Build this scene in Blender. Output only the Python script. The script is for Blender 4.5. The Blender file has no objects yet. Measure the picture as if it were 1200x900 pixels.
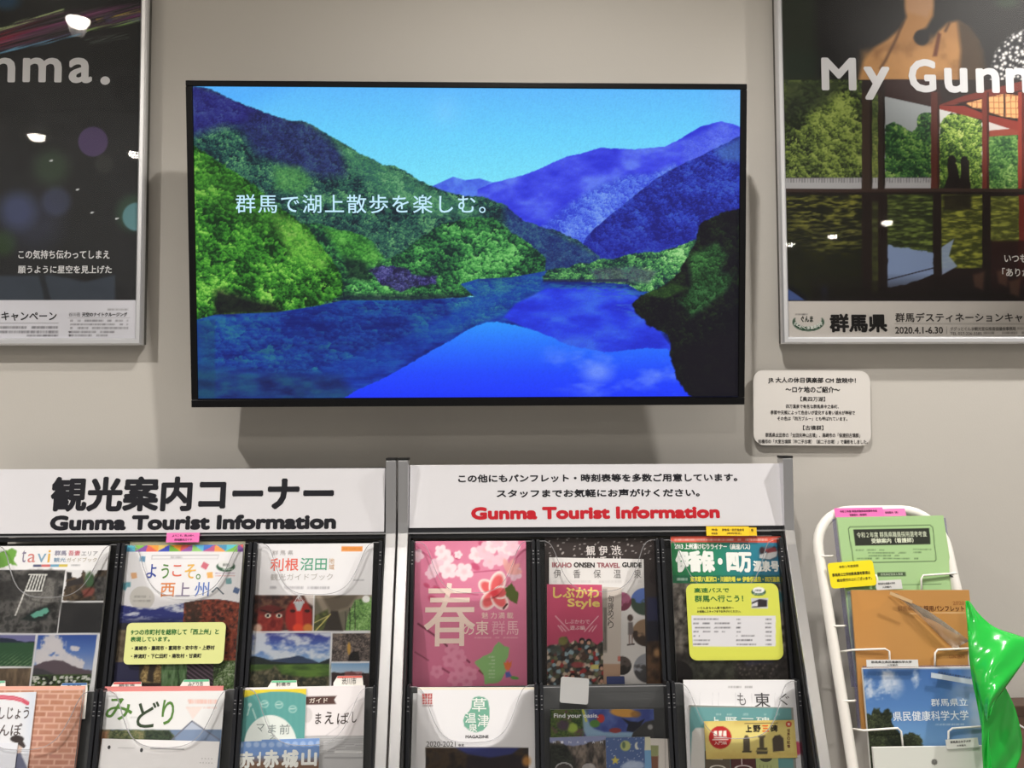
import bpy, bmesh, math
import numpy as np
from mathutils import Vector, Matrix

SC = bpy.context.scene
COL = SC.collection

# ------------------------------------------------------------------ camera, world, exposure
F = 960.0                                   # focal length in pixels of the 1200 x 900 frame
CAM = np.array([0.0, -1.65, 1.5])
PITCH, YAW, ROLL = math.radians(2.8), math.radians(1.68), 0.0045
fw = np.array([math.sin(YAW) * math.cos(PITCH), math.cos(YAW) * math.cos(PITCH), math.sin(PITCH)])
r0 = np.array([math.cos(YAW), -math.sin(YAW), 0.0])
u0 = np.cross(r0, fw)
RT = r0 * math.cos(ROLL) - u0 * math.sin(ROLL)
UP = u0 * math.cos(ROLL) + r0 * math.sin(ROLL)
cam = bpy.data.cameras.new('camera')
cam.sensor_width = 36.0
cam.lens = F / 1200.0 * 36.0
cam.clip_start = 0.02
camo = bpy.data.objects.new('camera', cam)
COL.objects.link(camo)
camo.matrix_world = Matrix(((RT[0], UP[0], -fw[0], CAM[0]), (RT[1], UP[1], -fw[1], CAM[1]),
                            (RT[2], UP[2], -fw[2], CAM[2]), (0, 0, 0, 1)))
SC.camera = camo
vs = SC.view_settings
vs.view_transform = 'Standard'
vs.look = 'None'
vs.exposure = 0.0
vs.gamma = 1.0
vs.use_curve_mapping = False
SC.cycles.max_bounces = 8
SC.cycles.transparent_max_bounces = 24
world = bpy.data.worlds.new('world')
SC.world = world
world.use_nodes = True
world.node_tree.nodes['Background'].inputs[0].default_value = (1.0, 0.96, 0.91, 1)
world.node_tree.nodes['Background'].inputs[1].default_value = 0.22

CEIL = 2.95
# ceiling downlights: x, y, watts (some set by lamp reflections in the poster panes, others by shadows and rack light)
DOWNLIGHTS = [(-1.46, -1.31, 150), (-2.25, -2.5, 128), (-1.87, -2.76, 128), (0.15, -0.9, 90), (1.5, -0.62, 140),
              (2.68, -4.63, 136), (2.45, -4.91, 136), (2.89, -4.19, 136), (0.1, -2.7, 205), (-0.3, -4.5, 180)]


# ------------------------------------------------------------------ helpers
def lin(c):
    c = np.asarray(c, dtype=np.float64) / 255.0
    return np.where(c <= 0.04045, c / 12.92, ((np.maximum(c, 0) + 0.055) / 1.055) ** 2.4)


_mats = {}


def mat(name, col=(200, 200, 200), rough=0.5, metal=0.0, spec=0.5, emit=None, coat=0.0):
    if name in _mats:
        return _mats[name]
    m = bpy.data.materials.new(name)
    m.use_nodes = True
    b = m.node_tree.nodes['Principled BSDF']
    b.inputs['Base Color'].default_value = (*lin(col), 1)
    b.inputs['Roughness'].default_value = rough
    b.inputs['Metallic'].default_value = metal
    b.inputs['Specular IOR Level'].default_value = spec
    b.inputs['Coat Weight'].default_value = coat
    b.inputs['Coat Roughness'].default_value = 0.08
    if emit:
        b.inputs['Emission Color'].default_value = (*lin(col), 1)
        b.inputs['Emission Strength'].default_value = emit
    _mats[name] = m
    return m


def ink(col, emit=None):
    c = tuple(int(x) for x in col)
    if emit:
        m = mat('screen_letter_%d_%d_%d' % c, (0, 0, 0), 0.25)
        b = m.node_tree.nodes['Principled BSDF']
        b.inputs['Emission Color'].default_value = (*lin(c), 1)
        b.inputs['Emission Strength'].default_value = emit
        return m
    return mat('ink_%d_%d_%d' % c, c, 0.55, 0, 0.3)


def noise_bump(m, scale, strength, dist=0.001, detail=3, stretch=None):
    nt = m.node_tree
    b = nt.nodes['Principled BSDF']
    tc = nt.nodes.new('ShaderNodeTexCoord')
    mp = nt.nodes.new('ShaderNodeMapping')
    if stretch:
        mp.inputs['Scale'].default_value = stretch
    n = nt.nodes.new('ShaderNodeTexNoise')
    n.inputs['Scale'].default_value = scale
    n.inputs['Detail'].default_value = detail
    bp = nt.nodes.new('ShaderNodeBump')
    bp.inputs['Strength'].default_value = strength
    bp.inputs['Distance'].default_value = dist
    nt.links.new(tc.outputs['Object'], mp.inputs[0])
    nt.links.new(mp.outputs[0], n.inputs['Vector'])
    nt.links.new(n.outputs[0], bp.inputs['Height'])
    nt.links.new(bp.outputs[0], b.inputs['Normal'])
    return m


def clear(name, tint=(1, 1, 1), ior=1.45, rough=0.03, haze=0.0, hazecol=(220, 220, 225), bump=0.0):
    if name in _mats:
        return _mats[name]
    m = bpy.data.materials.new(name)
    m.use_nodes = True
    nt = m.node_tree
    nt.nodes.clear()
    out = nt.nodes.new('ShaderNodeOutputMaterial')
    tr = nt.nodes.new('ShaderNodeBsdfTransparent')
    tr.inputs[0].default_value = (*tint, 1)
    gl = nt.nodes.new('ShaderNodeBsdfGlossy')
    gl.inputs['Roughness'].default_value = rough
    fr = nt.nodes.new('ShaderNodeFresnel')
    fr.inputs['IOR'].default_value = ior
    mx = nt.nodes.new('ShaderNodeMixShader')
    nt.links.new(fr.outputs[0], mx.inputs[0])
    last = tr
    if haze > 0:
        df = nt.nodes.new('ShaderNodeBsdfDiffuse')
        df.inputs[0].default_value = (*lin(hazecol), 1)
        hz = nt.nodes.new('ShaderNodeMixShader')
        hz.inputs[0].default_value = haze
        nt.links.new(tr.outputs[0], hz.inputs[1])
        nt.links.new(df.outputs[0], hz.inputs[2])
        last = hz
    nt.links.new(last.outputs[0], mx.inputs[1])
    nt.links.new(gl.outputs[0], mx.inputs[2])
    if bump > 0:
        tc = nt.nodes.new('ShaderNodeTexCoord')
        n = nt.nodes.new('ShaderNodeTexNoise')
        n.inputs['Scale'].default_value = 22
        n.inputs['Detail'].default_value = 2
        bp = nt.nodes.new('ShaderNodeBump')
        bp.inputs['Strength'].default_value = bump
        bp.inputs['Distance'].default_value = 0.004
        nt.links.new(tc.outputs['Object'], n.inputs['Vector'])
        nt.links.new(n.outputs[0], bp.inputs['Height'])
        nt.links.new(bp.outputs[0], gl.inputs['Normal'])
        nt.links.new(bp.outputs[0], fr.inputs['Normal'])
    nt.links.new(mx.outputs[0], out.inputs[0])
    _mats[name] = m
    return m


class Frame:
    """A plane in the room: O origin, U right, V up, N towards the viewer."""

    def __init__(s, O, U, V):
        s.O = np.array(O, float)
        s.U = np.array(U, float) / np.linalg.norm(U)
        s.V = np.array(V, float) / np.linalg.norm(V)
        s.N = np.cross(s.U, s.V)

    def pt(s, u, v, n=0.0):
        return s.O + s.U * u + s.V * v + s.N * n

    def uv(s, px, py, n=0.0):
        d = ray(px, py)
        o = s.O + s.N * n
        t = np.dot(o - CAM, s.N) / np.dot(d, s.N)
        p = CAM + d * t - s.O
        return np.array([np.dot(p, s.U), np.dot(p, s.V)])

    def M(s):
        return Matrix(((s.U[0], s.V[0], s.N[0], s.O[0]), (s.U[1], s.V[1], s.N[1], s.O[1]),
                       (s.U[2], s.V[2], s.N[2], s.O[2]), (0, 0, 0, 1)))

    def px(s, u, v, n=0.0):
        P = s.O + np.multiply.outer(u, s.U) + np.multiply.outer(v, s.V) + s.N * n - CAM
        w = P @ fw
        return 600 + F * (P @ RT) / w, 450 - F * (P @ UP) / w

    def shifted(s, n):
        return Frame(s.O + s.N * n, s.U, s.V)


def ray(px, py):
    return fw + RT * (px - 600) / F + UP * (450 - py) / F


def at_depth(px, py, t):
    return CAM + ray(px, py) * t


def plane(px, py, t, lean=0.0):
    """Plane through the point of the place seen at (px, py) at depth t, its top leaning back by lean degrees."""
    a = math.radians(lean)
    return Frame(at_depth(px, py, t), (1, 0, 0), (0, math.sin(a), math.cos(a)))


WALL = Frame((0, 0, 0), (1, 0, 0), (0, 0, 1))


def rect_frame(P, TL, TR, h, n=0.0):
    """Frame of a real rectangle of height h hanging from the edge TL-TR on plane P; origin at its bottom centre."""
    a, b = P.uv(*TL, n), P.uv(*TR, n)
    w = float(np.linalg.norm(b - a))
    d = (b - a) / w
    U = P.U * d[0] + P.V * d[1]
    V = -P.U * d[1] + P.V * d[0]
    m = (a + b) / 2
    return Frame(P.pt(m[0], m[1], n) - V * h, U, V), w


def tagit(o, label=None, cat=None, group=None, kind=None):
    for k, v in (('label', label), ('category', cat), ('group', group), ('kind', kind)):
        if v:
            o[k] = v
    return o


def empty(name, frame, label, cat, group=None):
    o = bpy.data.objects.new(name, None)
    o.empty_display_size = 0.05
    COL.objects.link(o)
    o.matrix_world = frame.M()
    return tagit(o, label, cat, group)


def mob(name, verts, faces, m, parent=None, frame=None, smooth=False, label=None):
    me = bpy.data.meshes.new(name)
    me.from_pydata([tuple(map(float, v)) for v in verts], [], faces)
    if m:
        me.materials.append(m)
    if smooth:
        me.polygons.foreach_set('use_smooth', [True] * len(me.polygons))
    me.update()
    o = bpy.data.objects.new(name, me)
    COL.objects.link(o)
    if parent:
        o.parent = parent
    if frame is not None:
        o.matrix_world = frame.M()
    if label:
        o['label'] = label
    return o


class MB:
    """Collects boxes, prisms and tubes into one mesh."""

    def __init__(s):
        s.v, s.f = [], []

    def add(s, v, f):
        k = len(s.v)
        s.v += [tuple(map(float, x)) for x in v]
        s.f += [tuple(i + k for i in q) for q in f]
        return s

    def box(s, x0, x1, y0, y1, z0, z1):
        return s.add([(x0, y0, z0), (x1, y0, z0), (x1, y1, z0), (x0, y1, z0), (x0, y0, z1), (x1, y0, z1), (x1, y1, z1), (x0, y1, z1)],
                     [(3, 2, 1, 0), (4, 5, 6, 7), (0, 1, 5, 4), (1, 2, 6, 5), (2, 3, 7, 6), (3, 0, 4, 7)])

    def prism(s, pts, z0, z1):
        n = len(pts)
        v = [(x, y, z0) for x, y in pts] + [(x, y, z1) for x, y in pts]
        f = [tuple(range(n))[::-1], tuple(range(n, 2 * n))] + [(i, (i + 1) % n, n + (i + 1) % n, n + i) for i in range(n)]
        return s.add(v, f)

    def tube(s, path, r, k=10):
        P = [np.array(p, float) for p in path]
        rings = []
        ref = None
        for i, p in enumerate(P):
            d = P[min(i + 1, len(P) - 1)] - P[max(i - 1, 0)]
            d = d / np.linalg.norm(d)
            if ref is None:
                a = np.array([0, 0, 1.0]) if abs(d[2]) < 0.9 else np.array([1.0, 0, 0])
                ref = np.cross(d, a)
            ref = ref - d * np.dot(ref, d)
            ref = ref / np.linalg.norm(ref)
            b = np.cross(d, ref)
            rings.append([p + r * (math.cos(2 * math.pi * j / k) * ref + math.sin(2 * math.pi * j / k) * b) for j in range(k)])
        v = [q for R in rings for q in R]
        n = len(P)
        f = [(i * k + j, i * k + (j + 1) % k, (i + 1) * k + (j + 1) % k, (i + 1) * k + j) for i in range(n - 1) for j in range(k)]
        f += [tuple(range(k))[::-1], tuple(range((n - 1) * k, n * k))]
        return s.add(v, f)

    def build(s, name, m, parent=None, frame=None, smooth=False, label=None):
        return mob(name, s.v, s.f, m, parent, frame, smooth, label)


def bevel(o, w, seg=2):
    b = o.modifiers.new('bevel', 'BEVEL')
    b.width = w
    b.segments = seg
    b.limit_method = 'ANGLE'
    return o


def rrect(x0, x1, y0, y1, r, k=6):
    pts = []
    for cx, cy, a0 in ((x1 - r, y1 - r, 0), (x0 + r, y1 - r, 90), (x0 + r, y0 + r, 180), (x1 - r, y0 + r, 270)):
        for i in range(k + 1):
            a = math.radians(a0 + 90 * i / k)
            pts.append((cx + r * math.cos(a), cy + r * math.sin(a)))
    return pts


def smooth_path(pts, n=6):
    """Catmull-Rom through the points."""
    P = [np.array(p, float) for p in pts]
    P = [2 * P[0] - P[1]] + P + [2 * P[-1] - P[-2]]
    out = []
    for i in range(1, len(P) - 2):
        for k in range(n):
            t = k / n
            a, b, c, d = P[i - 1:i + 3]
            out.append(0.5 * (2 * b + (c - a) * t + (2 * a - 5 * b + 4 * c - d) * t * t + (3 * b - a - 3 * c + d) * t ** 3))
    out.append(P[-2])
    return out


# ------------------------------------------------------------------ lettering
_glyph = {}


def glyphs(txt, spacing=1.0):
    key = (txt, spacing)
    if key in _glyph:
        return _glyph[key]
    c = bpy.data.curves.new('lettering', 'FONT')
    c.body = txt
    c.resolution_u = 3
    c.space_character = spacing
    o = bpy.data.objects.new('lettering', c)
    me = o.to_mesh()
    v = np.array([x.co[:2] for x in me.vertices], float).reshape(-1, 2)
    f = [tuple(p.vertices) for p in me.polygons]
    o.to_mesh_clear()
    bpy.data.objects.remove(o)
    bpy.data.curves.remove(c)
    lo, hi = v.min(0), v.max(0)
    _glyph[key] = (v, f, lo, hi)
    return _glyph[key]


def lettering(name, S, parent, items, n=0.0005, emit=None, label=None):
    """One mesh of printed lettering on the sheet frame S. items: (text, x0, y0, x1, y1 as measured on the sheet, colour, weight)."""
    V, Fc, MI, mats = [], [], [], []
    for it in items:
        txt, x0, y0, x1, y1, col = it[:6]
        bold = it[6] if len(it) > 6 else 0.0
        sp = it[7] if len(it) > 7 else 1.0
        v, f, lo, hi = glyphs(txt, sp)
        xm, ym = (x0 + x1) / 2, (y0 + y1) / 2
        ua, ub = S.uv(x0, ym, n), S.uv(x1, ym, n)
        va, vb = S.uv(xm, y1, n), S.uv(xm, y0, n)
        w, h = ub[0] - ua[0], vb[1] - va[1]
        sx, sy = w / max(hi[0] - lo[0], 1e-6), h / max(hi[1] - lo[1], 1e-6)
        slope = (ub[1] - ua[1]) / w * 0.0
        b = bold * (hi[1] - lo[1]) * sy
        offs = [(0, 0)]
        if b > 0:
            k = 8 if bold > 0.02 else 4
            offs += [(b * math.cos(2 * math.pi * (j + 0.5) / k), b * math.sin(2 * math.pi * (j + 0.5) / k)) for j in range(k)]
            sx *= (w - 2 * b) / w
            sy *= (h - 2 * b) / h
        m = ink(col, emit)
        if m not in mats:
            mats.append(m)
        mi = mats.index(m)
        for q, (ox, oy) in enumerate(offs):
            base = len(V)
            V += [(ua[0] + b + (a - lo[0]) * sx + ox, va[1] + b + (c - lo[1]) * sy + oy + slope * (a - lo[0]) * sx, n + q * 4e-6) for a, c in v]
            Fc += [tuple(i + base for i in g) for g in f]
            MI += [mi] * len(f)
    o = mob(name, V, Fc, None, parent, None, False, label)
    for m in mats:
        o.data.materials.append(m)
    o.data.polygons.foreach_set('material_index', MI)
    return o


# ------------------------------------------------------------------ printed pictures: a fine grid whose vertex colours are computed
def _hash(ix, iy, s):
    h = (ix.astype(np.int64) * 374761393 + iy.astype(np.int64) * 668265263 + s * 974634521) & 0xffffffff
    h = ((h ^ (h >> 13)) * 1274126177) & 0xffffffff
    return ((h ^ (h >> 16)) & 0xffff) / 65535.0


def vnoise(x, y, s):
    ix, iy = np.floor(x), np.floor(y)
    fx, fy = x - ix, y - iy
    fx, fy = fx * fx * (3 - 2 * fx), fy * fy * (3 - 2 * fy)
    a, b = _hash(ix, iy, s), _hash(ix + 1, iy, s)
    c, d = _hash(ix, iy + 1, s), _hash(ix + 1, iy + 1, s)
    return (a * (1 - fx) + b * fx) * (1 - fy) + (c * (1 - fx) + d * fx) * fy


def fbm(x, y, s=1, o=4):
    r, a, t = 0, 0.5, 0
    for k in range(o):
        r = r + a * vnoise(x * 2 ** k, y * 2 ** k, s + k)
        t += a
        a *= 0.55
    return r / t


def worley(x, y, s=1):
    """Distance to the nearest scattered point, and that point's random id."""
    ix, iy = np.floor(x), np.floor(y)
    best = np.full(x.shape, 9.0)
    idv = np.zeros(x.shape)
    off = np.zeros(x.shape)
    for dx in (-1, 0, 1):
        for dy in (-1, 0, 1):
            cx, cy = ix + dx, iy + dy
            ex, ey = cx + _hash(cx, cy, s) - x, cy + _hash(cx, cy, s + 7) - y
            d = np.sqrt(ex * ex + ey * ey)
            k = d < best
            best = np.where(k, d, best)
            idv = np.where(k, _hash(cx, cy, s + 13), idv)
            off = np.where(k, ey - ex * 0.5, off)
    return best, idv, off


class Pic:
    def __init__(s, X, Y, base):
        s.X, s.Y = X, Y
        s.C = np.empty(X.shape + (3,))
        s.C[:] = base

    def put(s, a, col):
        c = np.asarray(col, float)
        s.C = s.C * (1 - a[..., None]) + c * a[..., None]
        return s

    def rect(s, x0, y0, x1, y1, col, soft=0.5, alpha=1.0):
        a = np.minimum(np.minimum(s.X - x0, x1 - s.X), np.minimum(s.Y - y0, y1 - s.Y))
        return s.put(np.clip(a / soft + 0.5, 0, 1) * alpha, col)

    def mask(s, pts, soft=0.7, wob=0.0, ws=6.0):
        X, Y = s.X, s.Y
        if wob:
            X = X + (fbm(s.X / ws, s.Y / ws, 31, 3) - 0.5) * wob * 2
            Y = Y + (fbm(s.X / ws, s.Y / ws, 57, 3) - 0.5) * wob * 2
        P = np.array(pts, float)
        out = np.zeros(X.shape)
        m = 4 + soft + wob
        sel = (X > P[:, 0].min() - m) & (X < P[:, 0].max() + m) & (Y > P[:, 1].min() - m) & (Y < P[:, 1].max() + m)
        if not sel.any():
            return out
        x, y = X[sel], Y[sel]
        ins = np.zeros(x.shape, bool)
        dist = np.full(x.shape, 1e9)
        for i in range(len(P)):
            (ax, ay), (bx, by) = P[i - 1], P[i]
            if ay != by:
                c = ((ay > y) != (by > y)) & (x < (bx - ax) * (y - ay) / (by - ay) + ax)
                ins ^= c
            l2 = (bx - ax) ** 2 + (by - ay) ** 2 + 1e-9
            t = np.clip(((x - ax) * (bx - ax) + (y - ay) * (by - ay)) / l2, 0, 1)
            dist = np.minimum(dist, np.hypot(x - ax - t * (bx - ax), y - ay - t * (by - ay)))
        out[sel] = np.clip(np.where(ins, dist, -dist) / max(soft, 0.05) + 0.5, 0, 1)
        return out

    def poly(s, pts, col, soft=0.7, alpha=1.0, wob=0.0, ws=6.0):
        return s.put(s.mask(pts, soft, wob, ws) * alpha, col)

    def ell(s, cx, cy, rx, ry, col, soft=0.15, alpha=1.0, rot=0.0):
        c, q = math.cos(rot), math.sin(rot)
        x, y = (s.X - cx) * c + (s.Y - cy) * q, -(s.X - cx) * q + (s.Y - cy) * c
        d = np.hypot(x / rx, y / ry)
        return s.put(np.clip((1 - d) / soft + 0.5, 0, 1) * alpha, col)

    def line(s, pts, w, col, alpha=1.0, soft=0.6):
        P = np.array(pts, float)
        d = np.full(s.X.shape, 1e9)
        for i in range(len(P) - 1):
            (ax, ay), (bx, by) = P[i], P[i + 1]
            l2 = (bx - ax) ** 2 + (by - ay) ** 2 + 1e-9
            t = np.clip(((s.X - ax) * (bx - ax) + (s.Y - ay) * (by - ay)) / l2, 0, 1)
            d = np.minimum(d, np.hypot(s.X - ax - t * (bx - ax), s.Y - ay - t * (by - ay)))
        return s.put(np.clip((w / 2 - d) / soft + 0.5, 0, 1) * alpha, col)

    def tex(s, m, cols, scale=4.0, seed=1, stretch=(1, 1), o=4, gain=1.0):
        """Fills mask m with a noise that runs through the colours cols."""
        t = fbm(s.X / scale / stretch[0], s.Y / scale / stretch[1], seed, o)
        t = np.clip((t - 0.5) * 2.2 * gain + 0.5, 0, 1)
        return s.put(m, ramp(t, cols))

    def leaves(s, m, cols, scale=6.0, seed=1, aspect=1.0):
        """Clumps of foliage: every clump light on top and dark below, as the picture prints it."""
        xs, ys = s.X / scale, s.Y / scale / aspect
        w = (fbm(xs * 0.9, ys * 0.9, seed + 40, 4) - 0.5) * 1.9
        w2 = (fbm(xs * 0.9 + 9, ys * 0.9, seed + 61, 4) - 0.5) * 1.9
        d, idv, off = worley(xs * 0.8 + w, ys * 0.8 + w2, seed)
        d2, id2, off2 = worley(xs * 2.1 + w2 * 1.5, ys * 2.1 + w, seed + 3)
        t = 0.44 + off * 0.30 + (idv - 0.5) * 0.16 + off2 * 0.22 + (id2 - 0.5) * 0.14 - d2 * 0.10
        t += (fbm(xs * 0.3, ys * 0.3, seed + 9, 3) - 0.5) * 0.75 + (fbm(xs * 3.5, ys * 3.5, seed + 19, 3) - 0.5) * 0.45
        t = (t - 0.46) * 1.45 + 0.46
        return s.put(m, ramp(np.clip(t, 0, 1), cols))

    def box(s, x0, y0, x1, y1, soft=0.5):
        a = np.minimum(np.minimum(s.X - x0, x1 - s.X), np.minimum(s.Y - y0, y1 - s.Y))
        return np.clip(a / soft + 0.5, 0, 1)

    def greek(s, x0, y, x1, h, col, seed=1, alpha=0.8):
        """A line of print too small to read."""
        t = _hash(np.floor(s.X / 1.15), np.full(s.X.shape, float(seed)), seed)
        g = _hash(np.floor(s.X / 4.5), np.full(s.X.shape, 3.0), seed + 5) > 0.12
        return s.put(s.box(x0, y, x1, y + h, 0.6) * (0.35 + 0.65 * t) * g * alpha, col)


def ramp(t, cols):
    c = np.array(cols, float)
    k = np.clip(t, 0, 1) * (len(c) - 1)
    i = np.clip(np.floor(k).astype(int), 0, len(c) - 2)
    f = (k - i)[..., None]
    return c[i] * (1 - f) + c[i + 1] * f


def print_mat(kind):
    name = 'print_' + kind
    if name in _mats:
        return _mats[name]
    m = mat(name, (200, 200, 200), {'paper': 0.55, 'gloss': 0.28, 'screen': 0.12}[kind], 0, {'paper': 0.3, 'gloss': 0.4, 'screen': 0.06}[kind])
    nt = m.node_tree
    a = nt.nodes.new('ShaderNodeAttribute')
    a.attribute_name = 'print'
    b = nt.nodes['Principled BSDF']
    if kind == 'screen':
        b.inputs['Base Color'].default_value = (0.012, 0.012, 0.014, 1)
        nt.links.new(a.outputs['Color'], b.inputs['Emission Color'])
        b.inputs['Emission Strength'].default_value = 0.97
    else:
        nt.links.new(a.outputs['Color'], b.inputs['Base Color'])
    return m


def picture(name, S, w, h, n, paint, base=(225, 225, 228), kind='paper', parent=None, frame=None, res=1.0, ymax=905, ymin=-5, curl=0.0, label=None):
    """A printed sheet w x h metres on frame S (origin bottom centre), n above it; paint(Pic) computes its print."""
    cx, cy = S.px(np.array(0.0), np.array(h / 2), n)
    scale = F / float(np.dot(S.pt(0, h * 0.7) - CAM, fw)) / res
    nu, nv = max(2, int(w * scale)), max(2, int(h * scale))
    us, vv = np.linspace(-w / 2, w / 2, nu + 1), np.linspace(0, h, nv + 1)
    ux, _ = S.px(us, np.full(us.shape, h * 0.8), n)
    _, vy = S.px(np.zeros(vv.shape), vv, n)
    ku = [(-6 < ux[i] < 1206) or i % 14 == 0 or i == nu for i in range(nu + 1)]
    kv = [(ymin < vy[i] < ymax) or i % 14 == 0 or i == nv for i in range(nv + 1)]
    us, vv = us[ku], vv[kv]
    UU, VV = np.meshgrid(us, vv)
    X, Y = S.px(UU, VV, n)
    P = Pic(X, Y, base)
    paint(P)
    nu, nv = len(us), len(vv)
    Z = n + curl * (UU / (w / 2)) ** 2 * (VV / h)
    co = np.stack([UU, VV, Z], -1).reshape(-1, 3)
    idx = np.arange(nu * nv).reshape(nv, nu)
    q = np.stack([idx[:-1, :-1], idx[:-1, 1:], idx[1:, 1:], idx[1:, :-1]], -1).reshape(-1, 4)
    me = bpy.data.meshes.new(name)
    me.vertices.add(len(co))
    me.vertices.foreach_set('co', co.ravel())
    me.loops.add(q.size)
    me.loops.foreach_set('vertex_index', q.ravel().astype(np.int32))
    me.polygons.add(len(q))
    me.polygons.foreach_set('loop_start', np.arange(0, q.size, 4, dtype=np.int32))
    me.update(calc_edges=True)
    col = np.concatenate([lin(np.clip(P.C, 0, 255)).reshape(-1, 3), np.ones((len(co), 1))], 1)
    at = me.color_attributes.new('print', 'FLOAT_COLOR', 'POINT')
    at.data.foreach_set('color', col.ravel().astype(np.float32))
    me.materials.append(print_mat(kind))
    o = bpy.data.objects.new(name, me)
    COL.objects.link(o)
    if parent:
        o.parent = parent
    if frame is not None:
        o.matrix_world = frame.M()
    if label:
        o['label'] = label
    return o


def leaflet(name, P, TL, TR, h, paint, label, cat, n=0.0, thick=0.002, base=(226, 226, 228), kind='paper', texts=None, group=None,
            curl=0.0, ymax=905, edge=(225, 224, 220)):
    """A leaflet, booklet or card: pages, printed cover and lettering under one Empty at its foot."""
    S, w = rect_frame(P, TL, TR, h, n)
    root = empty(name, S, label, cat, group)
    pg = MB().box(-w / 2, w / 2, 0, h, -thick, -0.0002)
    pg.build('pages' if thick > 0.0012 else 'backing', mat('paper_edge_%d_%d_%d' % edge, edge, 0.6), root)
    picture('cover' if thick > 0.0012 else 'printed_face', S, w, h, 0.0, paint, base, kind, root, ymax=ymax)
    for nm, items in (texts or {}).items():
        lettering(nm, S, root, items, 0.0004)
    return root, S, w


def slip(name, P, TL, TR, h, col, items, label, cat, n=0.0, r=0.0, thick=0.0006, group=None, extra=None):
    """A small cut label or card: one mesh, its lettering a child."""
    S, w = rect_frame(P, TL, TR, h, n)
    m = MB().prism(rrect(-w / 2, w / 2, 0, h, r) if r else [(w / 2, h), (-w / 2, h), (-w / 2, 0), (w / 2, 0)], -thick, 0)
    o = m.build(name, mat('card_%d_%d_%d' % tuple(col), col, 0.5, 0, 0.35), None, S)
    tagit(o, label, cat, group)
    if items:
        lettering('lettering', S, o, items, 0.0004)
    if extra:
        extra(S, o, w)
    return o


# ------------------------------------------------------------------ the room
wallm = noise_bump(mat('wall_paper_coating', (192, 188, 182), 0.75, 0, 0.25), 420, 0.25, 0.0006, 4, (1, 1, 0.45))
MB().box(-4.5, 4.5, 0, 0.12, 0, CEIL).build('wall_back', wallm)['kind'] = 'structure'
floorm = noise_bump(mat('floor_stone', (150, 146, 140), 0.35), 60, 0.1)
MB().box(-4.5, 4.5, -7, 0, -0.1, 0).build('floor', floorm)['kind'] = 'structure'
ceilm = mat('ceiling_paint', (205, 203, 200), 0.85)
MB().box(-4.5, 4.5, -7, 0, CEIL, CEIL + 0.1).build('ceiling', ceilm)['kind'] = 'structure'
MB().box(-4.5, 4.5, -0.012, 0, 0, 0.07).build('baseboard_back', mat('baseboard_vinyl', (70, 62, 56), 0.5))['kind'] = 'structure'

lensm = mat('downlight_lens', (255, 244, 226), 0.5, emit=170.0)
trimm = mat('downlight_trim', (225, 225, 222), 0.4)
for x, y, wt in DOWNLIGHTS:
    fr = Frame((x, y, CEIL), (1, 0, 0), (0, -1, 0))          # N points down
    e = empty('ceiling_downlight', fr, 'round white recessed downlight in the ceiling behind the camera', 'ceiling light', 'recessed ceiling downlights')
    ring = MB()
    k = 32
    prof = [(0.040, 0.0), (0.044, 0.004), (0.056, 0.004), (0.060, 0.0)]
    vv = [(r * math.cos(2 * math.pi * j / k), r * math.sin(2 * math.pi * j / k), z) for r, z in prof for j in range(k)]
    ring.add(vv, [(i * k + j, i * k + (j + 1) % k, (i + 1) * k + (j + 1) % k, (i + 1) * k + j) for i in range(3) for j in range(k)])
    ring.build('trim_ring', trimm, e)
    dome = [(0.040, 0.001), (0.039, 0.008), (0.035, 0.016), (0.027, 0.023), (0.016, 0.0275), (0.004, 0.029)]
    dv = [(r * math.cos(2 * math.pi * j / k), r * math.sin(2 * math.pi * j / k), z) for r, z in dome for j in range(k)]
    df = [(i * k + j, i * k + (j + 1) % k, (i + 1) * k + (j + 1) % k, (i + 1) * k + j) for i in range(len(dome) - 1) for j in range(k)] + [tuple(range((len(dome) - 1) * k, len(dome) * k))]
    mob('lens', dv, df, lensm, e, None, True)
    L = bpy.data.lights.new('downlight', 'SPOT')
    L.energy = wt
    L.color = (1.0, 0.96, 0.905)
    L.spot_size = math.radians(135)
    L.spot_blend = 0.7
    L.shadow_soft_size = 0.03
    lo = bpy.data.objects.new('downlight', L)
    COL.objects.link(lo)
    lo.parent = e
    lo.location = (0, 0, 0.034)
    lo.rotation_euler = (math.pi, 0, 0)

# ------------------------------------------------------------------ television
TVP = plane(548, 474, 1.545, -5.0)
S, _ = rect_frame(TVP, (217.5, 95), (876, 98.5), 0.1)
bl, br = TVP.uv(225.5, 477), TVP.uv(871, 474.5)
tl, tr = TVP.uv(217.5, 95), TVP.uv(876, 98.5)
tw = (np.linalg.norm(tr - tl) + np.linalg.norm(br - bl)) / 2
th = (np.linalg.norm(tl - bl) + np.linalg.norm(tr - br)) / 2
mid = (bl + br + tl + tr) / 4
dirv = (tr - tl + br - bl)
dirv = dirv / np.linalg.norm(dirv)
U = TVP.U * dirv[0] + TVP.V * dirv[1]
V = -TVP.U * dirv[1] + TVP.V * dirv[0]
TV = Frame(TVP.pt(*mid) - V * th / 2, U, V)
tv = empty('television', Frame(TV.O, (1, 0, 0), (0, 0, 1)), 'wall-mounted flat television showing a green mountain lake', 'television')
black = mat('television_black_plastic', (8, 8, 11), 0.35, 0, 0.25)
bw, bb = 0.0125, 0.0145
bz = MB()
bz.box(-tw / 2, tw / 2, th - bw * 0.85, th, -0.03, 0.004)
bz.box(-tw / 2, tw / 2, 0, bb, -0.03, 0.004)
bz.box(-tw / 2, -tw / 2 + bw, bb, th - bw * 0.85, -0.03, 0.004)
bz.box(tw / 2 - bw, tw / 2, bb, th - bw * 0.85, -0.03, 0.004)
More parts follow.
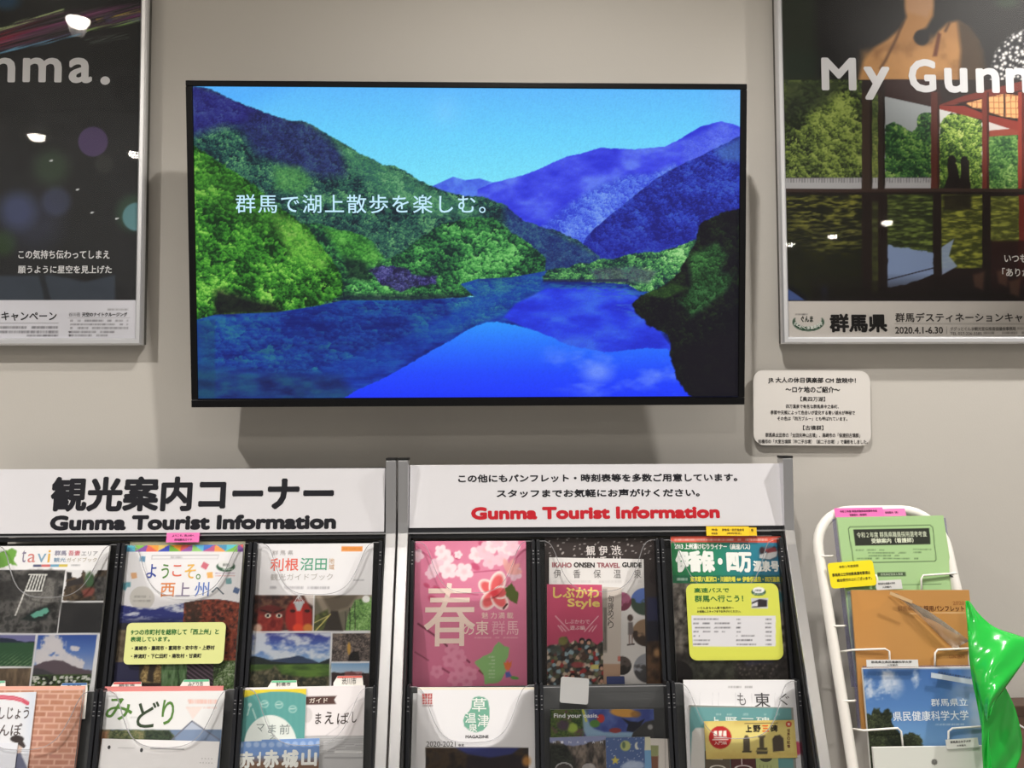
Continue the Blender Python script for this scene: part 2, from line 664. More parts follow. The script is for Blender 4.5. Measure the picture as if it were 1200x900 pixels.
bevel(bz.build('bezel', black, tv, TV), 0.0015)
MB().box(-tw / 2 + 0.004, tw / 2 - 0.004, 0.004, th - 0.004, -0.034, -0.008).build('back_panel', black, tv, TV)
MB().box(-tw / 2 + 0.09, tw / 2 - 0.09, 0.06, th * 0.62, -0.05, -0.034).build('rear_housing', black, tv, TV)
MB().box(-tw / 2 + bw, tw / 2 - bw, bb, bb + 0.0022, 0.0004, 0.0046).build('lower_trim_line', mat('dark_chrome', (38, 40, 62), 0.2, 0.8), tv, TV)


def paint_tv(p):
    X, Y = p.X, p.Y
    # sky
    t = np.clip((Y - 100) / 115, 0, 1)
    p.C = ramp(t, [(92, 184, 255), (104, 208, 255), (122, 226, 250)])
    hz = np.clip((X - 820) / 60, 0, 1) * 0.5
    p.put(hz, (118, 176, 250))
    p.put(p.mask([(225, 100), (330, 100), (225, 160)], 40) * 0.5, (70, 160, 255))
    full = np.ones(X.shape)
    # farthest ridge
    m = p.mask([(505, 219), (509, 217), (520, 212), (531, 207), (545, 211), (562, 209), (578, 214), (600, 220), (600, 330), (505, 330)], 1.0)
    p.tex(m, [(66, 92, 226), (92, 138, 240)], 10, 3)
    # far range
    m = p.mask([(560, 222), (578, 214), (590, 211), (606, 207), (625, 201), (645, 192), (665, 183), (684, 179), (703, 173), (722, 174),
                (744, 175), (762, 173), (779, 172), (795, 164), (808, 156), (820, 149), (832, 145), (846, 142), (858, 145), (868, 149), (868, 330), (560, 330)], 1.0, 0.8, 4)
    p.tex(m, [(44, 52, 214), (64, 76, 232), (92, 118, 240)], 22, 5, (1.6, 0.8))
    p.put(m * np.clip((X - 560) / 60, 0, 1) * np.clip((Y - 240) / 60, 0, 1) * 0.5, (38, 50, 220))
    m2 = p.mask([(630, 272), (650, 252), (686, 226), (705, 216), (738, 204), (762, 205), (790, 192), (800, 200), (745, 262), (690, 300), (640, 290)], 8)
    p.leaves(m2 * 0.85, [(48, 66, 206), (84, 122, 232), (124, 164, 240)], 5, 11)
    m2 = p.mask([(800, 165), (846, 145), (868, 152), (868, 170), (835, 175), (800, 195)], 6)
    p.leaves(m2 * 0.5, [(70, 90, 225), (120, 150, 240)], 4, 12)
    # near right mountain, in shade
    m = p.mask([(869, 158), (850, 168), (834, 176), (818, 184), (802, 191), (784, 200), (767, 211), (745, 228), (727, 243), (712, 255), (697, 267), (685, 282), (676, 300),
                (676, 330), (869, 330)], 1.0, 1.0, 4)
    p.leaves(m, [(22, 26, 118), (32, 44, 158), (44, 66, 188), (60, 96, 190)], 5.5, 14)
    p.put(m * np.clip((Y - 250) / 60, 0, 1) * 0.45, (26, 24, 140))
    p.put(p.mask([(869, 160), (838, 176), (846, 188), (869, 190)], 8) * 0.5, (84, 140, 196))
    # big left mountain
    ridge = [(220, 100), (238, 102), (246, 104), (262, 112), (276, 119), (300, 128), (325, 137), (340, 141), (357, 142), (372, 150), (387, 159), (404, 169),
             (421, 180), (438, 187), (448, 193), (462, 194), (477, 202), (491, 211), (506, 218), (521, 224), (545, 230), (566, 230), (580, 236), (592, 240), (603, 250), (613, 258),
             (632, 265), (651, 270), (664, 276), (677, 281), (690, 291), (702, 300), (702, 330), (220, 380)]
    m = p.mask(ridge, 1.2, 1.4, 4)
    p.leaves(m, [(16, 32, 44), (32, 72, 72), (56, 112, 84), (104, 164, 108)], 5.0, 21)
    q = m * p.mask([(220, 95), (300, 120), (330, 140), (300, 150), (262, 148), (222, 160)], 14)
    p.leaves(q * 0.9, [(30, 24, 96), (42, 40, 128), (60, 70, 140)], 5, 22)
    q = m * p.mask([(300, 128), (365, 145), (400, 178), (405, 205), (378, 208), (340, 195), (300, 180), (280, 150)], 12)
    p.leaves(q * 0.9, [(24, 28, 66), (40, 48, 112), (56, 84, 116)], 4.5, 23)
    q = m * p.mask([(392, 164), (452, 196), (520, 232), (560, 250), (510, 250), (450, 230), (415, 200)], 12)
    p.leaves(q * 0.85, [(44, 92, 86), (70, 138, 92), (124, 184, 128)], 5, 24)
    q = m * p.mask([(320, 195), (352, 195), (366, 215), (352, 228), (322, 222)], 8)
    p.leaves(q * 0.6, [(36, 84, 60), (72, 146, 66), (110, 176, 86)], 6, 25)
    q = m * p.mask([(590, 240), (640, 266), (704, 300), (704, 330), (600, 318)], 10)
    p.leaves(q * 0.8, [(22, 30, 104), (34, 58, 132), (58, 106, 140)], 4.5, 26)
    # middle trees down to the water
    m = p.mask([(340, 262), (372, 262), (400, 270), (420, 274), (436, 282), (452, 304), (470, 296), (490, 280), (520, 262), (552, 254), (580, 256), (600, 272), (622, 286), (639, 302),
                (639, 320), (600, 326), (548, 330), (557, 347), (520, 351), (440, 352), (402, 352), (360, 330)], 1.2, 2.2, 5)
    p.leaves(m, [(14, 40, 38), (38, 96, 56), (70, 152, 72), (124, 200, 110)], 7.5, 31)
    q = m * p.mask([(380, 268), (420, 268), (448, 300), (440, 312), (400, 300)], 9)
    p.leaves(q * 0.8, [(30, 84, 34), (70, 150, 52), (120, 196, 84)], 6, 33)
    q = p.mask([(432, 316), (448, 311), (474, 313), (484, 322), (500, 324), (512, 322), (510, 332), (486, 336), (470, 342), (448, 334)], 2.0, 2, 4)
    p.leaves(q * 0.9, [(28, 22, 62), (62, 56, 130), (124, 120, 186)], 5, 34)
    q = p.mask([(402, 300), (430, 308), (434, 330), (408, 326)], 6)
    p.put(q * 0.7, (10, 26, 28))
    q = m * p.box(400, 345, 556, 356, 6)
    p.put(q * 0.7, (14, 20, 44))
    # lit trees at the left
    m = p.mask([(222, 170), (226, 170), (238, 176), (252, 186), (267, 197), (286, 208), (305, 223), (322, 239), (342, 252), (363, 267), (374, 284), (387, 302), (394, 312), (401, 324),
                (402, 344), (388, 352), (375, 357), (350, 362), (325, 366), (290, 369), (252, 369), (250, 376), (232, 376), (222, 377)], 1.2, 2.4, 6)
    p.leaves(m, [(12, 44, 16), (40, 104, 32), (76, 156, 46), (142, 206, 84)], 8.5, 41)
    q = m * p.mask([(230, 175), (300, 222), (350, 262), (330, 280), (260, 250), (228, 230)], 16)
    p.put(q * 0.25, (66, 112, 40))
    q = m * p.mask([(318, 250), (352, 262), (386, 304), (376, 316), (340, 300)], 10)
    p.leaves(q * 0.7, [(66, 140, 44), (128, 200, 70), (176, 226, 110)], 6, 43)
    q = p.mask([(252, 342), (262, 340), (284, 346), (306, 354), (326, 358), (330, 366), (290, 369), (252, 371)], 9, 3, 8)
    p.put(q * 0.85, (16, 14, 22))
    # water
    m = p.mask([(222, 377), (252, 369), (325, 366), (375, 358), (402, 352), (480, 352), (557, 348), (540, 333), (560, 327), (600, 325), (638, 318), (700, 322), (870, 345), (870, 480), (222, 480)], 1.0)
    p.tex(m, [(12, 26, 112), (20, 50, 160), (24, 84, 172)], 9, 51, (3, 0.8))
    q = m * p.mask([(232, 372), (320, 366), (402, 352), (560, 347), (600, 335), (590, 360), (540, 385), (470, 420), (420, 440), (330, 440), (240, 430)], 12)
    p.leaves(q * 0.7, [(10, 26, 104), (18, 54, 136), (24, 84, 138), (38, 124, 132)], 15, 53, 0.7)
    q = m * p.mask([(545, 330), (640, 320), (634, 340), (600, 362), (560, 380), (520, 392), (530, 360)], 7)
    p.leaves(q * 0.75, [(16, 60, 150), (36, 110, 150), (64, 156, 150)], 8, 54, 0.7)
    q = m * p.mask([(360, 440), (470, 395), (560, 350), (600, 340), (560, 372), (500, 405), (430, 446), (400, 464)], 8)
    p.put(q * 0.45, (18, 62, 176))
    rip = np.clip((fbm(X / 30, Y / 1.4, 59, 3) - 0.5) * 3, 0, 1)
    p.put(m * rip * 0.12, (70, 120, 210))
    q = m * p.mask([(224, 430), (300, 436), (400, 440), (420, 470), (224, 470)], 14)
    p.tex(q * 0.75, [(16, 24, 70), (24, 52, 104), (28, 80, 104)], 10, 55, (2.4, 1))
    q = m * p.box(228, 375, 252, 470, 3)
    p.put(q * 0.4, (20, 70, 90))
    # reflected far range
    q = m * p.mask([(590, 372), (604, 356), (640, 338), (690, 336), (735, 338), (752, 352), (776, 392), (792, 412), (756, 411), (709, 414), (668, 407), (630, 392)], 3.0)
    p.tex(q, [(30, 44, 204), (38, 62, 226), (54, 96, 228)], 16, 57, (2.4, 0.9))
    q = m * p.mask([(690, 334), (748, 340), (770, 380), (740, 372), (700, 350)], 6)
    st = np.clip((fbm((X - Y) / 12, Y / 2.5, 58, 3) - 0.45) * 4, 0, 1)
    p.put(q * st * 0.6, (60, 116, 200))
    # reflected sky
    q = m * p.mask([(402, 467), (420, 456), (444, 446), (459, 438), (480, 426), (506, 411), (530, 398), (545, 388), (557, 382), (570, 378), (581, 377), (600, 380), (619, 385), (634, 390), (648, 396),
                    (668, 405), (690, 409), (709, 413), (730, 411), (756, 408), (782, 409), (800, 425), (830, 480), (402, 480)], 1.2, 1.0, 3)
    t = np.clip((Y - 377) / 90, 0, 1)
    p.put(q, ramp(t, [(44, 150, 255), (36, 108, 255), (30, 72, 255), (26, 54, 255)]))
    cl = np.clip((fbm(X / 46, Y / 22, 61, 4) - 0.46) * 4, 0, 1) * p.mask([(640, 410), (700, 405), (790, 415), (800, 460), (700, 466), (640, 445)], 24)
    p.put(q * cl * 0.65, (126, 160, 255))
    p.ell(700, 436, 16, 11, (146, 178, 255), 1.2, 0.6)
    # peninsula with sunlit trees
    m = p.mask([(636, 324), (642, 317), (651, 314), (664, 314), (677, 308), (690, 309), (703, 304), (720, 303), (738, 298), (756, 295), (770, 296), (790, 290), (814, 281), (826, 290), (830, 330),
                (800, 345), (750, 342), (735, 333), (700, 331), (660, 329), (638, 329)], 1.0, 1.6, 4)
    p.leaves(m, [(20, 44, 50), (52, 110, 70), (96, 170, 90), (160, 216, 140)], 6.0, 71)
    q = m * p.mask([(690, 316), (740, 312), (770, 318), (760, 332), (700, 330)], 5)
    p.leaves(q * 0.7, [(50, 50, 70), (88, 92, 110), (70, 130, 110)], 4, 72)
    p.put(p.box(636, 327, 736, 330.5, 1.5) * 0.7, (26, 28, 70))
    p.put(p.mask([(640, 332), (735, 334), (748, 350), (720, 342), (650, 338)], 4) * np.clip((fbm(X / 6, Y / 1.6, 73, 3) - 0.4) * 4, 0, 1) * 0.6, (40, 120, 150))
    # dark trees close by at the right
    m = p.mask([(869, 243), (850, 248), (838, 254), (826, 258), (819, 264), (816, 282), (808, 296), (797, 318), (780, 334), (752, 346), (740, 357), (748, 370), (764, 384), (782, 392), (786, 402), (784, 416), (790, 432),
                (793, 446), (802, 458), (812, 468), (830, 480), (869, 480)], 1.6, 2.2, 5)
    p.leaves(m, [(8, 6, 16), (12, 12, 20), (20, 26, 20), (30, 50, 26)], 7, 81)
    q = m * p.mask([(806, 300), (840, 285), (852, 300), (838, 330), (812, 336)], 9)
    p.leaves(q, [(20, 40, 26), (44, 92, 44), (84, 146, 74)], 6, 82)
    q = m * p.mask([(795, 352), (820, 322), (860, 320), (850, 342), (810, 372)], 8)
    p.leaves(q * 0.9, [(14, 26, 16), (34, 78, 38), (66, 122, 66)], 6, 83)
    q = m * p.mask([(752, 344), (790, 332), (806, 338), (780, 350)], 4)
    p.leaves(q * 0.8, [(30, 60, 26), (66, 110, 40)], 4, 84)
    q = m * p.mask([(795, 410), (869, 380), (869, 480), (812, 470)], 16)
    p.put(q * 0.75, (14, 10, 20))
    # fine print of the panel
    p.C *= (0.96 + 0.08 * vnoise(X / 1.1, Y / 1.1, 97))[..., None]


SCREEN = TV.shifted(0.001)
sw, sh = tw - 2 * bw, th - bb - bw * 0.85
scr = Frame(TV.pt(0, bb, 0.001), TV.U, TV.V)
screen = picture('screen', scr, sw, sh, 0.0, paint_tv, kind='screen', parent=tv, frame=scr)
cap = lettering('caption', scr, screen, [('群馬で湖上散歩を楽しむ。', 276, 228, 569, 250, (196, 236, 255), 0.006, 1.12)], 0.0006, 1.0)
# wall bracket behind the set
hb = TV.pt(0, th / 2, -0.05)
wb = MB()
for sx in (-0.2, 0.2):
    wb.box(sx - 0.02, sx + 0.02, hb[1] - 0.012, -0.004, hb[2] - 0.17, hb[2] + 0.12)
wb.box(-0.3, 0.3, -0.012, 0, hb[2] - 0.1, hb[2] + 0.06)
brk = wb.build('wall_bracket', mat('bracket_steel', (40, 40, 42), 0.5, 0.6))
brk.parent = tv
brk.matrix_world = Matrix.Translation((TV.O[0], 0, 0))

# ------------------------------------------------------------------ framed posters
silver = mat('brushed_silver_frame', (222, 223, 227), 0.34, 0.6)


def poster(name, P, corner, w, h, left, paint, label, texts):
    """A framed poster 1.03 m tall on the wall; corner = seen lower inner corner of the frame."""
    a = P.uv(*corner)
    u0_ = a[0] - w if left else a[0]
    S_ = Frame(P.pt(u0_ + w / 2, a[1]), P.U, P.V)
    root = empty('framed_poster', S_, label, 'poster', 'framed posters on the wall')
    fwid = 0.0135
    fm = MB()
    prof = [(0.0, 0.0), (0.0, 0.010), (0.003, 0.014), (0.0095, 0.014), (fwid, 0.009), (fwid, 0.0)]
    for sgn, axis in ((-1, 0), (1, 0), (-1, 1), (1, 1)):
        pts = []
        for d, z in prof:
            if axis == 0:
                x = sgn * (w / 2 - d)
                pts.append(((x, d, z), (x, h - d, z)))
            else:
                y = d if sgn < 0 else h - d
                pts.append(((-w / 2 + d, y, z), (w / 2 - d, y, z)))
        v = [q[0] for q in pts] + [q[1] for q in pts]
        k = len(prof)
        f = [(i, (i + 1) % k, k + (i + 1) % k, k + i) for i in range(k)] + [tuple(range(k))[::-1], tuple(range(k, 2 * k))]
        if (sgn > 0 and axis == 0) or (sgn < 0 and axis == 1):
            f = [q[::-1] for q in f]
        fm.add(v, f)
    fm.build('frame', silver, root)
    MB().box(-w / 2 + 0.003, w / 2 - 0.003, 0.003, h - 0.003, -0.018, 0.002).build('backing_board', mat('poster_backing', (90, 88, 84), 0.7), root)
    inner = Frame(S_.pt(0, fwid - 0.002), S_.U, S_.V)
    pic = picture('print', inner, w - 2 * fwid + 0.004, h - 2 * fwid + 0.004, 0.0035, paint, (40, 42, 44), 'paper', root, None, ymax=408, ymin=-8)
    pic.location = (0, fwid - 0.002, 0)
    for nm, items in texts.items():
        t = lettering(nm, S_, pic, items, 0.004)
        t.location = (0, -(fwid - 0.002), 0)
    MB().box(-w / 2 + fwid - 0.002, w / 2 - fwid + 0.002, fwid - 0.002, h - fwid + 0.002, 0.0062, 0.0072).build('clear_cover', clear('poster_clear_cover', ior=1.16, rough=0.01), root)
    return root


LEFTP = plane(168, 404, 1.60, 0.0)
LEFTP = Frame((0, -0.022, 0), (1, 0, 0), (0, 0, 1))


def paint_left(p):
    X, Y = p.X, p.Y
    p.C[:] = (27, 28, 31)
    p.tex(np.ones(X.shape) * 0.55, [(22, 23, 25), (42, 44, 46), (34, 36, 36)], 50, 3)
    p.ell(6, 2, 16, 9, (40, 84, 120), 1.0, 0.7)
    st = lambda s1, s2, s3: np.clip((fbm((X + Y * 2.2) / s1, (Y + X * 0.28) / s2, s3, 4) - 0.42) * 4.0, 0, 1)
    band = p.mask([(-60, 62), (0, 38), (30, 26), (60, 18), (100, 12), (168, 5), (168, 22), (130, 28), (100, 34), (60, 45), (0, 58), (-60, 78)], 7)
    p.put(band * st(40, 3.0, 7) * 0.9, (112, 48, 96))
    p.put(band * st(26, 2.0, 8) * 0.6 * np.clip((70 - X) / 60, 0, 1), (196, 50, 74))
    p.put(band * st(26, 1.6, 9) * 0.35, (180, 120, 160))
    l1 = p.mask([(-40, 44), (0, 31), (28, 22), (48, 16), (75, 10), (75, 14), (48, 22), (28, 29), (0, 38), (-40, 52)], 2.0)
    p.put(l1 * st(14, 1.6, 10), (176, 196, 140))
    l2 = p.mask([(-40, 66), (0, 57), (40, 50), (66, 43), (92, 37), (96, 41), (66, 49), (40, 55), (0, 63), (-40, 72)], 1.6)
    p.put(l2 * st(14, 1.5, 11), (112, 168, 206))
    p.put(p.mask([(100, 35), (124, 28), (150, 23), (170, 19), (170, 25), (150, 29), (124, 33), (102, 39)], 2) * st(10, 1.5, 12), (138, 178, 96))
    p.put(p.mask([(112, 22), (140, 17), (170, 9), (170, 13), (140, 21), (114, 26)], 1.5) * st(10, 1.4, 13), (206, 176, 70))
    p.put(p.mask([(120, 19), (170, 12), (170, 24), (130, 30)], 4) * st(12, 2, 14) * 0.5, (92, 80, 150))
    p.put(p.mask([(100, 46), (150, 38), (150, 44), (104, 52)], 5) * st(6, 1.2, 15) * 0.35, (190, 200, 190))
    for x, y, r, c, a, s in ((109, 166, 17.5, (92, 72, 122), 0.75, 0.12), (20, 247, 21, (84, 98, 150), 0.6, 0.9), (66, 236, 17, (78, 86, 124), 0.5, 0.5),
                             (160, 254, 16.5, (106, 146, 178), 0.95, 0.15), (158, 250, 22, (74, 130, 92), 0.35, 0.5), (60, 196, 20, (78, 112, 76), 0.4, 0.9), (122, 192, 11, (62, 64, 62), 0.5, 0.4), (4, 285, 14, (52, 84, 42), 0.6, 0.8), (40, 262, 30, (70, 76, 112), 0.35, 1.0)):
        p.ell(x, y, r, r, c, s, a)
    for x, y in ((60, 188.5), (91, 222), (108, 249), (137, 256)):  # bright flecks, a lamp glint of the pane painted in among them
        p.ell(x, y, 2.2, 1.0, (228, 232, 236), 0.3, 0.9, -0.2)
    p.line([(-10, 128), (60, 131), (110, 127), (150, 132), (168, 128)], 2.0, (16, 17, 18), 0.5, 2.5)  # dark line reflected in the pane, painted into the print
    p.put(p.mask([(-200, 324), (20, 323), (60, 322), (100, 330), (135, 322), (135, 353), (-200, 353)], 4) * 0.55, (74, 88, 108))  # pale reflection of a person in the pane, painted over the print
    p.poly([(45, 322), (52, 322), (57, 342), (60, 353), (52, 353), (50, 340)], (22, 24, 26), 3, 0.6)
    p.rect(-400, 351.8, 170, 420, (216, 216, 224), 0.8)
    p.line([(-160, 378.4), (68, 378.4)], 0.8, (150, 150, 156))
    for i, y in enumerate((382, 387.5)):
        p.greek(-100, y, 68, 3.2, (110, 110, 116), 21 + i)
    p.greek(30, 392, 68, 2.4, (90, 90, 96), 24)
    p.greek(126, 361.5, 150, 2.4, (150, 150, 155), 25)
    p.line([(80, 372.8), (152, 372.8)], 0.6, (160, 160, 166))
    for i, y in enumerate((374.6, 379, 383.2, 387.8, 391.8)):
        p.greek(82, y, (150, 150, 150, 134, 126)[i], 2.4, (120, 120, 126), 27 + i)
    p.ell(81.5, 389, 1.2, 1.2, (50, 50, 55))
    p.ell(81.5, 393, 1.2, 1.2, (50, 50, 55))


W_ = (216, 216, 219)
poster('framed_poster', LEFTP, (168.5, 404.8), 0.728, 1.03, True, paint_left,
       'silver framed poster of a dark night sky with colourful light streaks, left of the television',
       {'title_lettering': [('n', -11, 67.5, 18, 96.5, W_, 0.05), ('m', 26.5, 67.5, 72.5, 96.5, W_, 0.05), ('a', 80.5, 67.5, 108, 97.5, W_, 0.05), ('.', 117.5, 89.5, 129, 99.5, W_, 0.06),
                            ('Gu', -94, 56, -20, 97.5, W_, 0.05)],
        'title_first_word': [('My', -192, 56, -112, 107, W_, 0.05)],
        'verse_lettering': [('この気持ち伝わってしまえ', 21.5, 293, 128.5, 303.5, (226, 226, 228), 0.02), ('願うように星空を見上げた', 21, 311, 131, 320.5, (226, 226, 228), 0.02)],
        'footer_lettering': [('群馬デスティネーションキャンペーン', -122, 364.5, 66.5, 376, (30, 30, 34), 0.02)],
        'photo_credit_lettering': [('谷川岳', 80.5, 366, 94, 371, (90, 90, 96)),
                             ('天空のナイトクルージング', 96, 366, 149, 371, (40, 40, 46), 0.03)]})


def paint_right(p):
    X, Y = p.X, p.Y
    one = np.ones(X.shape)
    p.C[:] = (25, 24, 25)
    p.put(np.clip((962 - X) / 12, 0, 1) * np.clip((96 - Y) / 2, 0, 1) * 0.8, (42, 50, 38))
    p.put(p.mask([(917, 60), (962, 60), (958, 95), (917, 95)], 14) * 0.5, (30, 44, 34))
    p.ell(1180, 2, 14, 8, (44, 62, 44), 1, 0.7)
    # the figure out of focus
    tan = (168, 122, 74)
    p.poly([(1060, -60), (1060, 8), (1062, 20), (1056, 32), (1040, 46), (1024, 56), (1012, 72), (1006, 95), (1144, 96), (1150, 70), (1146, 48), (1134, 32), (1122, 24), (1110, 27), (1100, 36), (1092, 50), (1080, 54), (1071, 45), (1076, 38), (1086, 32), (1094, 18), (1094, -60)], tan, 5)
    p.tex(p.mask([(1010, 60), (1100, 40), (1150, 60), (1146, 96), (1006, 96)], 10) * 0.6, [(120, 82, 46), (178, 132, 80), (190, 142, 86)], 26, 5)
    p.poly([(1062, -60), (1094, -60), (1094, 8), (1086, 20), (1062, 14)], (176, 138, 108), 6, 0.7)
    p.line([(1058, 26), (1050, 46), (1038, 70), (1032, 80)], 3.0, (72, 46, 26), 0.8, 3)
    p.ell(1080, 44, 9, 9, (26, 24, 26), 0.3)
    p.poly([(1122, 24), (1138, 32), (1150, 52), (1156, 80), (1150, 96), (1124, 96), (1126, 60)], (58, 44, 30), 6, 0.92)
    p.poly([(1099, 38), (1103, 40), (1098, 66), (1093, 66)], (88, 44, 24), 2.5, 0.9)
    p.line([(1108, 36), (1112, 28)], 3, (60, 40, 24), 0.8, 3)
    d, idv, off = worley(X / 5.2, Y / 5.2, 19)
    q = p.mask([(1158, 98), (1162, 80), (1166, 62), (1176, 48), (1190, 38), (1204, 34), (1240, 40), (1260, 80), (1250, 98)], 4)
    p.put(q, ramp(np.clip(1.25 - d * 1.7 + (idv - 0.6) * 0.5, 0, 1), [(26, 26, 30), (60, 60, 64), (226, 224, 222)]))
    # pavilion photo
    p.rect(900, 93.5, 1400, 352.5, (34, 23, 21), 0.8)
    q = p.box(917, 93.5, 1010, 208)
    p.leaves(q, [(22, 30, 18), (66, 82, 40), (118, 138, 62), (150, 166, 86)], 8, 61)
    p.put(p.mask([(917, 93), (1000, 93), (985, 106), (960, 126), (935, 136), (917, 138)], 12) * 0.7, (34, 42, 32))
    q = p.box(1022, 110, 1029, 208)
    p.leaves(q, [(60, 76, 40), (140, 150, 74)], 5, 62)
    q = p.mask([(1037, 113), (1091, 125), (1091, 208), (1037, 208)])
    p.put(q, (158, 164, 168))
    g = p.mask([(1037, 146), (1048, 144), (1060, 150), (1070, 156), (1074, 148), (1076, 136), (1084, 132), (1092, 134), (1092, 208), (1037, 208)], 1, 2.5, 5)
    p.leaves(q * g, [(16, 44, 26), (42, 86, 48), (96, 142, 62), (150, 180, 100)], 6.5, 63)
    q = p.mask([(1101, 125), (1151, 142), (1151, 221), (1101, 221)])
    p.put(q, (214, 216, 214))
    g = p.mask([(1101, 148), (1110, 134), (1125, 132), (1151, 138), (1151, 221), (1101, 221)], 1, 2.5, 5)
    p.leaves(q * g, [(34, 62, 26), (92, 130, 50), (160, 190, 86), (214, 224, 140)], 6, 64)
    q = p.mask([(1159, 143), (1194, 156), (1194, 221), (1159, 221)])
    p.leaves(q, [(30, 70, 40), (90, 140, 66), (170, 200, 120)], 6, 65)
    p.poly([(1159, 143), (1194, 152), (1194, 151), (1159, 153)], (206, 200, 198))
    p.poly([(1159, 142), (1194, 150), (1159, 154)], (206, 200, 198))
    p.poly([(1159, 153), (1194, 150), (1194, 158), (1159, 160)], (142, 66, 52))
    # tiled white wall in the garden
    for x0, x1 in ((917, 1010), (1022, 1029), (1037, 1092)):
        p.rect(x0, 208.5, x1, 221, (172, 172, 176))
        p.put(p.box(x0, 208, x1, 214) * (0.5 + 0.5 * np.sign(np.sin(X * 1.9))) * 0.6, (108, 108, 112))
    # roof timbers
    p.poly([(1037, 93), (1098, 93), (1106, 124), (1092, 125), (1037, 113)], (46, 24, 22))
    p.poly([(1098, 124), (1130, 112), (1210, 92), (1210, 106), (1150, 116), (1118, 123)], (112, 46, 38))
    p.poly([(1120, 121), (1210, 103), (1210, 112), (1160, 117), (1130, 123)], (52, 22, 20))
    p.poly([(1101, 124), (1130, 124), (1155, 134), (1210, 146), (1210, 158), (1180, 150), (1150, 140), (1101, 128)], (134, 50, 40))
    for poly, x0, x1 in (([(1132, 121), (1151, 116), (1151, 128), (1140, 126)], 1132, 1151), ([(1158, 114), (1176, 110), (1176, 137), (1158, 131)], 1158, 1176), ([(1178, 110), (1195, 112), (1195, 139), (1178, 137)], 1178, 1195)):
        q = p.mask(poly)
        p.put(q, (230, 172, 116))
        p.put(q * (((X - x0) % 6 < 1.2) | ((Y % 7) < 1.0)) * 0.7, (134, 78, 50))
    p.poly([(1151, 116), (1158, 114), (1158, 142), (1151, 140)], (110, 42, 34))
    p.poly([(1195, 112), (1400, 112), (1400, 352), (1193, 352), (1193, 140)], (120, 44, 36))
    # posts
    for x0, x1, c in ((1010, 1022, (56, 42, 35)), (1029, 1037, (44, 32, 28)), (1091, 1101, (86, 40, 32)), (1151, 1159, (112, 46, 36)), (1193, 1200, (142, 52, 40))):
        p.rect(x0, 108, x1, 222, c)
        p.rect(x1 - 2.5, 108, x1, 222, tuple(int(v * 0.6) for v in c))
    # two seated people in silhouette
    p.ell(1115.5, 188, 5.0, 6.0, (22, 18, 18))
    p.poly([(1110, 192), (1121, 192), (1124, 206), (1126, 221), (1106, 221), (1111, 206)], (26, 20, 20))
    p.ell(1130, 189, 4.4, 6, (22, 18, 18))
    p.poly([(1126, 188), (1136, 188), (1136, 206), (1138, 221), (1122, 221), (1126, 204)], (30, 23, 22))
    # sill and mirrored half
    p.rect(917, 221, 1400, 227.5, (58, 42, 36))
    p.rect(917, 225, 1400, 228.5, (26, 18, 17))
    strk = np.clip((fbm(X / 9, Y / 2.2, 71, 4) - 0.42) * 3, 0, 1)
    q = p.box(917, 228, 1010, 352)
    p.put(q, (24, 26, 16))
    p.put(q * strk * np.clip((300 - Y) / 60, 0.12, 1), (112, 112, 40))
    p.put(q * p.mask([(930, 235), (1005, 232), (1010, 290), (960, 300), (925, 270)], 16) * strk * 0.6, (140, 140, 60))
    p.poly([(917, 332), (945, 352), (917, 352)], (64, 84, 140), 1.5)
    p.poly([(917, 328), (930, 336), (948, 350), (945, 353), (917, 334)], (14, 14, 20), 1.5)
    p.ell(966, 344, 4, 9, (52, 68, 112), 0.8, 0.7)
    q = p.box(1022, 236, 1029, 345)
    p.put(q, (44, 46, 26))
    p.put(q * strk * 0.6, (92, 96, 44))
    q = p.mask([(1038, 228), (1093, 228), (1093, 298), (1038, 288)])
    p.put(q, (36, 44, 22))
    p.put(q * strk, (116, 134, 58))
    q = p.mask([(1040, 287), (1070, 292), (1094, 296), (1094, 322), (1060, 334), (1040, 337)], 1, 2, 4)
    p.put(q, (132, 152, 190))
    p.line([(1040, 328), (1094, 314)], 1.4, (44, 40, 52))
    q = p.box(1103, 228, 1151, 314)
    p.put(q, (60, 66, 26))
    p.put(q * strk, (158, 162, 62))
    p.poly([(1103, 290), (1118, 280), (1112, 300), (1122, 312), (1104, 322)], (150, 168, 200), 1.5, 0.9)
    p.put(p.box(1106, 228, 1138, 246, 4) * 0.8, (24, 18, 16))
    q = p.box(1160, 230, 1194, 284)
    p.put(q, (74, 80, 34))
    p.put(q * strk, (160, 166, 70))
    p.put(p.box(1160, 282, 1400, 352, 3) * 0.8, (46, 22, 20))
    for x0 in (1012, 1031, 1094, 1152):
        p.rect(x0, 228, x0 + 9, 345, (30, 20, 18), 1.5)
    p.put(np.clip((Y - 320) / 26, 0, 1) * p.box(950, 300, 1400, 353, 4) * 0.8, (20, 14, 14))
    for x0, y0 in ((1140, 322), (1168, 318), (1182, 330)):
        p.put(p.mask([(x0, y0), (x0 + 14, y0 - 4), (x0 + 12, y0 + 18), (x0 + 2, y0 + 14)], 4) * 0.5, (120, 84, 66))
    # footer
    p.rect(900, 352.8, 1400, 420, (208, 203, 198), 0.8)
    p.line([(1048, 379.4), (1330, 379.4)], 0.7, (130, 126, 122))
    p.line([(1109.5, 383), (1109.5, 391)], 0.6, (150, 146, 142))
    p.greek(1192, 383.4, 1290, 3.2, (150, 146, 142), 33)
    p.greek(1152, 388.8, 1290, 2.8, (130, 126, 122), 34)
    p.greek(1193, 393.5, 1290, 2.6, (60, 58, 56), 35)
    p.ell(947.3, 377.6, 18.6, 10.6, (50, 82, 62), 0.06)
    p.ell(947.3, 374.6, 15.6, 8.6, (208, 203, 198), 0.08)
    p.rect(928, 366, 967, 372.5, (208, 203, 198), 1.0)
